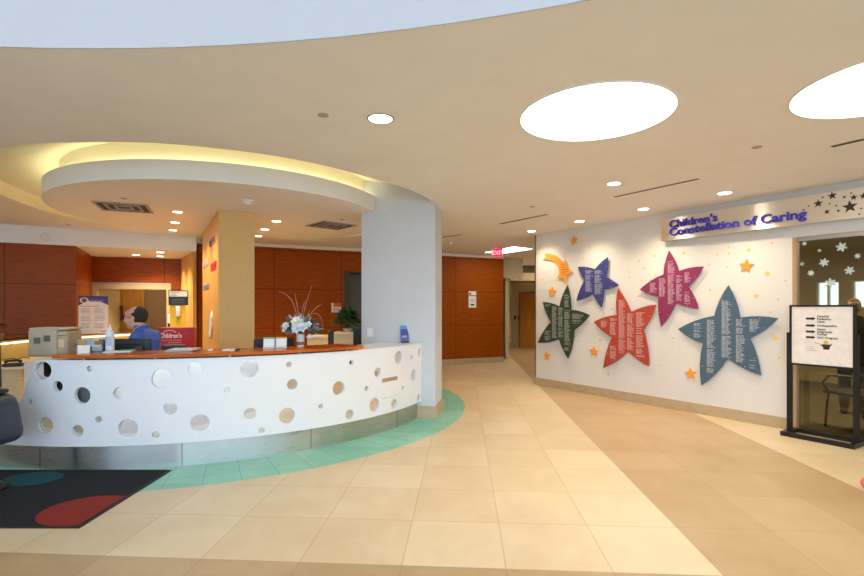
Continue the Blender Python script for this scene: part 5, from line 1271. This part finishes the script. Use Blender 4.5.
ly = MB(); ly.tube([(-.07, -.01, 1.31), (-.078, .05, 1.27), (-.07, .095, 1.2), (-.02, .105, 1.05), (0, .108, .98)], .005, 6); ly.tube([(.07, -.01, 1.31), (.078, .05, 1.27), (.07, .095, 1.2), (.02, .105, 1.05), (0, .108, .98)], .005, 6); ly.tube([(-.07, -.01, 1.31), (0, -.07, 1.325), (.07, -.01, 1.31)], .005, 6); ly.build('lanyard', mat('lanyard_yellow', (206, 186, 90), .7), man)
tr = MB()
for s_ in (-1, 1): capsule(tr, [(s_ * .095, -.02, .725), (s_ * .13, .40, .72), (s_ * .13, .38, .34)], [.105, .078, .058])
tr.ball((0, -.03, .74), .15, sc=(1.15, .9, .75)); remesh(tr.build('trousers', mat('trousers_dark', (44, 46, 56), .85), man), .014, 5)
for s_ in (-1, 1):
    sh2 = MB(); capsule(sh2, [(s_ * .13, .36, .27), (s_ * .145, .56, .245)], [.048, .042]); remesh(sh2.build('shoe', mat('shoe_black', (24, 22, 22), .4), man), .012, 4)
hr = MB(); Hm = Matrix.Translation(hc) @ Matrix.Rotation(math.radians(2), 4, 'Z') @ Matrix.Scale(1.12, 4)
bm = bmesh.new(); bmesh.ops.create_icosphere(bm, subdivisions=4, radius=1)
for v in bm.verts: v.co = Vector((v.co.x * .080, v.co.y * .1015 - .021, v.co.z * .095 + .027))
kill = [f for f in bm.faces if (lambda q_: not (q_.z > -.06 and (q_.y < -.022 - .25 * max(0, q_.z - .06) or (q_.y < -.004 and -.02 < q_.z < .05 and abs(q_.x) > .055))))(f.calc_center_median())]
bmesh.ops.delete(bm, geom=kill, context='FACES'); rg = bmesh.ops.solidify(bm, geom=bm.faces[:], thickness=.006)
hr.frombm(bm, M=Hm); hr.build('hair', mat('hair_dark_brown', (52, 40, 34), .85, var=.3, scale=120, bump=.5), man, smooth=70)
eyes_and_lips(man, Vector(hc), 1.12, math.radians(2))
st_ = thing('counter_stool', 'tall black stool carrying the seated person behind the desk', 'stool', (p.x, p.y, 0), math.radians(90))
MB().lathe([(0, .54), (.17, .54), (.19, .565), (.18, .6), (0, .61)], 28).build('seat', M_blackp, st_, smooth=50); MB().lathe([(.03, .05), (.03, .54)], 14).build('column', M_chrome, st_)
MB().lathe([(.24, 0), (.24, .02), (.05, .05), (0, .05)], 28).build('base', M_black, st_, smooth=40)
MB().tube([(.4 * .5 * math.cos(t) * 1.3, .12 + .4 * math.sin(t), .16) for t in [2 * PI * i / 24 for i in range(25)]], .012, 8).build('foot_ring', M_chrome, st_)

# standing person behind the glass
p = at(853.5, 307, 7.05)
wm = thing('person', 'person in a dark jacket standing behind the glass door, mostly hidden', 'person', (p.x, p.y, .008), WROT + math.radians(200))
hc = (0, .03, 1.52); body = MB(); head(body, hc, 1.0, 0)
capsule(body, [(0, -.02, 1.36), (0, .01, 1.45)], [.055, .052])
ellip_chain(body, [((0, 0, .84), .17, .11), ((0, 0, 1.0), .145, .1), ((0, -.01, 1.2), .17, .11), ((0, -.015, 1.32), .16, .09), ((0, -.01, 1.38), .07, .06)])
for s_ in (-1, 1):
    capsule(body, [(s_ * .19, -.01, 1.29), (s_ * .235, -.02, 1.03), (s_ * .225, .06, .81)], [.052, .042, .03]); hand(body, (s_ * .225, .065, .8), (0, .15, -1), (0, 1, 0))
    capsule(body, [(s_ * .09, 0, .84), (s_ * .1, .01, .46), (s_ * .1, -.01, .09)], [.085, .06, .042]); capsule(body, [(s_ * .1, -.02, .045), (s_ * .115, .15, .035)], [.043, .033])
remesh(body.build('body', M_skin2, wm), .0085, 4)
jk = MB(); ellip_chain(jk, [((0, 0, .78), .2, .14), ((0, 0, 1.0), .18, .13), ((0, -.01, 1.2), .2, .135), ((0, -.015, 1.32), .18, .11), ((0, -.008, 1.395), .085, .078)])
for s_ in (-1, 1): capsule(jk, [(s_ * .19, -.01, 1.285), (s_ * .24, -.02, 1.03), (s_ * .23, .05, .84)], [.072, .062, .052])
remesh(jk.build('jacket', mat('jacket_black', (24, 24, 28), .85), wm), .013, 5)
tr = MB()
for s_ in (-1, 1): capsule(tr, [(s_ * .09, 0, .84), (s_ * .1, .01, .46), (s_ * .1, -.01, .1)], [.105, .078, .062])
remesh(tr.build('trousers', mat('trousers_dark', (44, 46, 56), .85), wm), .014, 4)
for s_ in (-1, 1):
    sh2 = MB(); capsule(sh2, [(s_ * .1, -.03, .05), (s_ * .12, .17, .044)], [.05, .042]); remesh(sh2.build('shoe', mat('shoe_black', (24, 22, 22), .4), wm), .012, 4)
hr = MB(); bm = bmesh.new(); bmesh.ops.create_icosphere(bm, subdivisions=4, radius=1)
for v in bm.verts: v.co = Vector((v.co.x * .084, v.co.y * .106 - .022, v.co.z * .1 + .03))
bmesh.ops.delete(bm, geom=[f for f in bm.faces if (f.calc_center_median().y > .02 and f.calc_center_median().z < .085) or f.calc_center_median().z < -.05], context='FACES'); bmesh.ops.solidify(bm, geom=bm.faces[:], thickness=.008)
hr.frombm(bm, M=Matrix.Translation(hc)); hr.build('hair', mat('hair_light_brown', (150, 116, 76), .85, var=.2, scale=90), wm, smooth=70)
eyes_and_lips(wm, Vector(hc), 1.0, 0, False)

# ------------------------------------------------------------------ added ceiling lamps, hidden from view, that brighten the rooms beyond
def side_fill_lamp(x, y, z, w_, en, lab, name='ceiling_fill_light'):
    o = thing(name, lab, 'light', (x, y, z))
    MB().box(-.3, .3, -.3, .3, -.02, 0).build('housing', M_white, o); MB().box(-.27, .27, -.27, .27, -.026, -.0195).build('diffuser', emitter('side_fill_lens_%d' % en, (255, 236, 206), en), o)
    return o
side_fill_lamp(4.4, 15.6, CZ - .001, .6, 22, 'added hidden light panel brightening the corridor behind the cream header')
q = back0 + bd * ((ta + tb) / 2 + .3) + bn * 1.3
side_fill_lamp(q.x, q.y, 2.599, .6, 9, 'added hidden light panel brightening the passage beyond the doorway behind the desk')
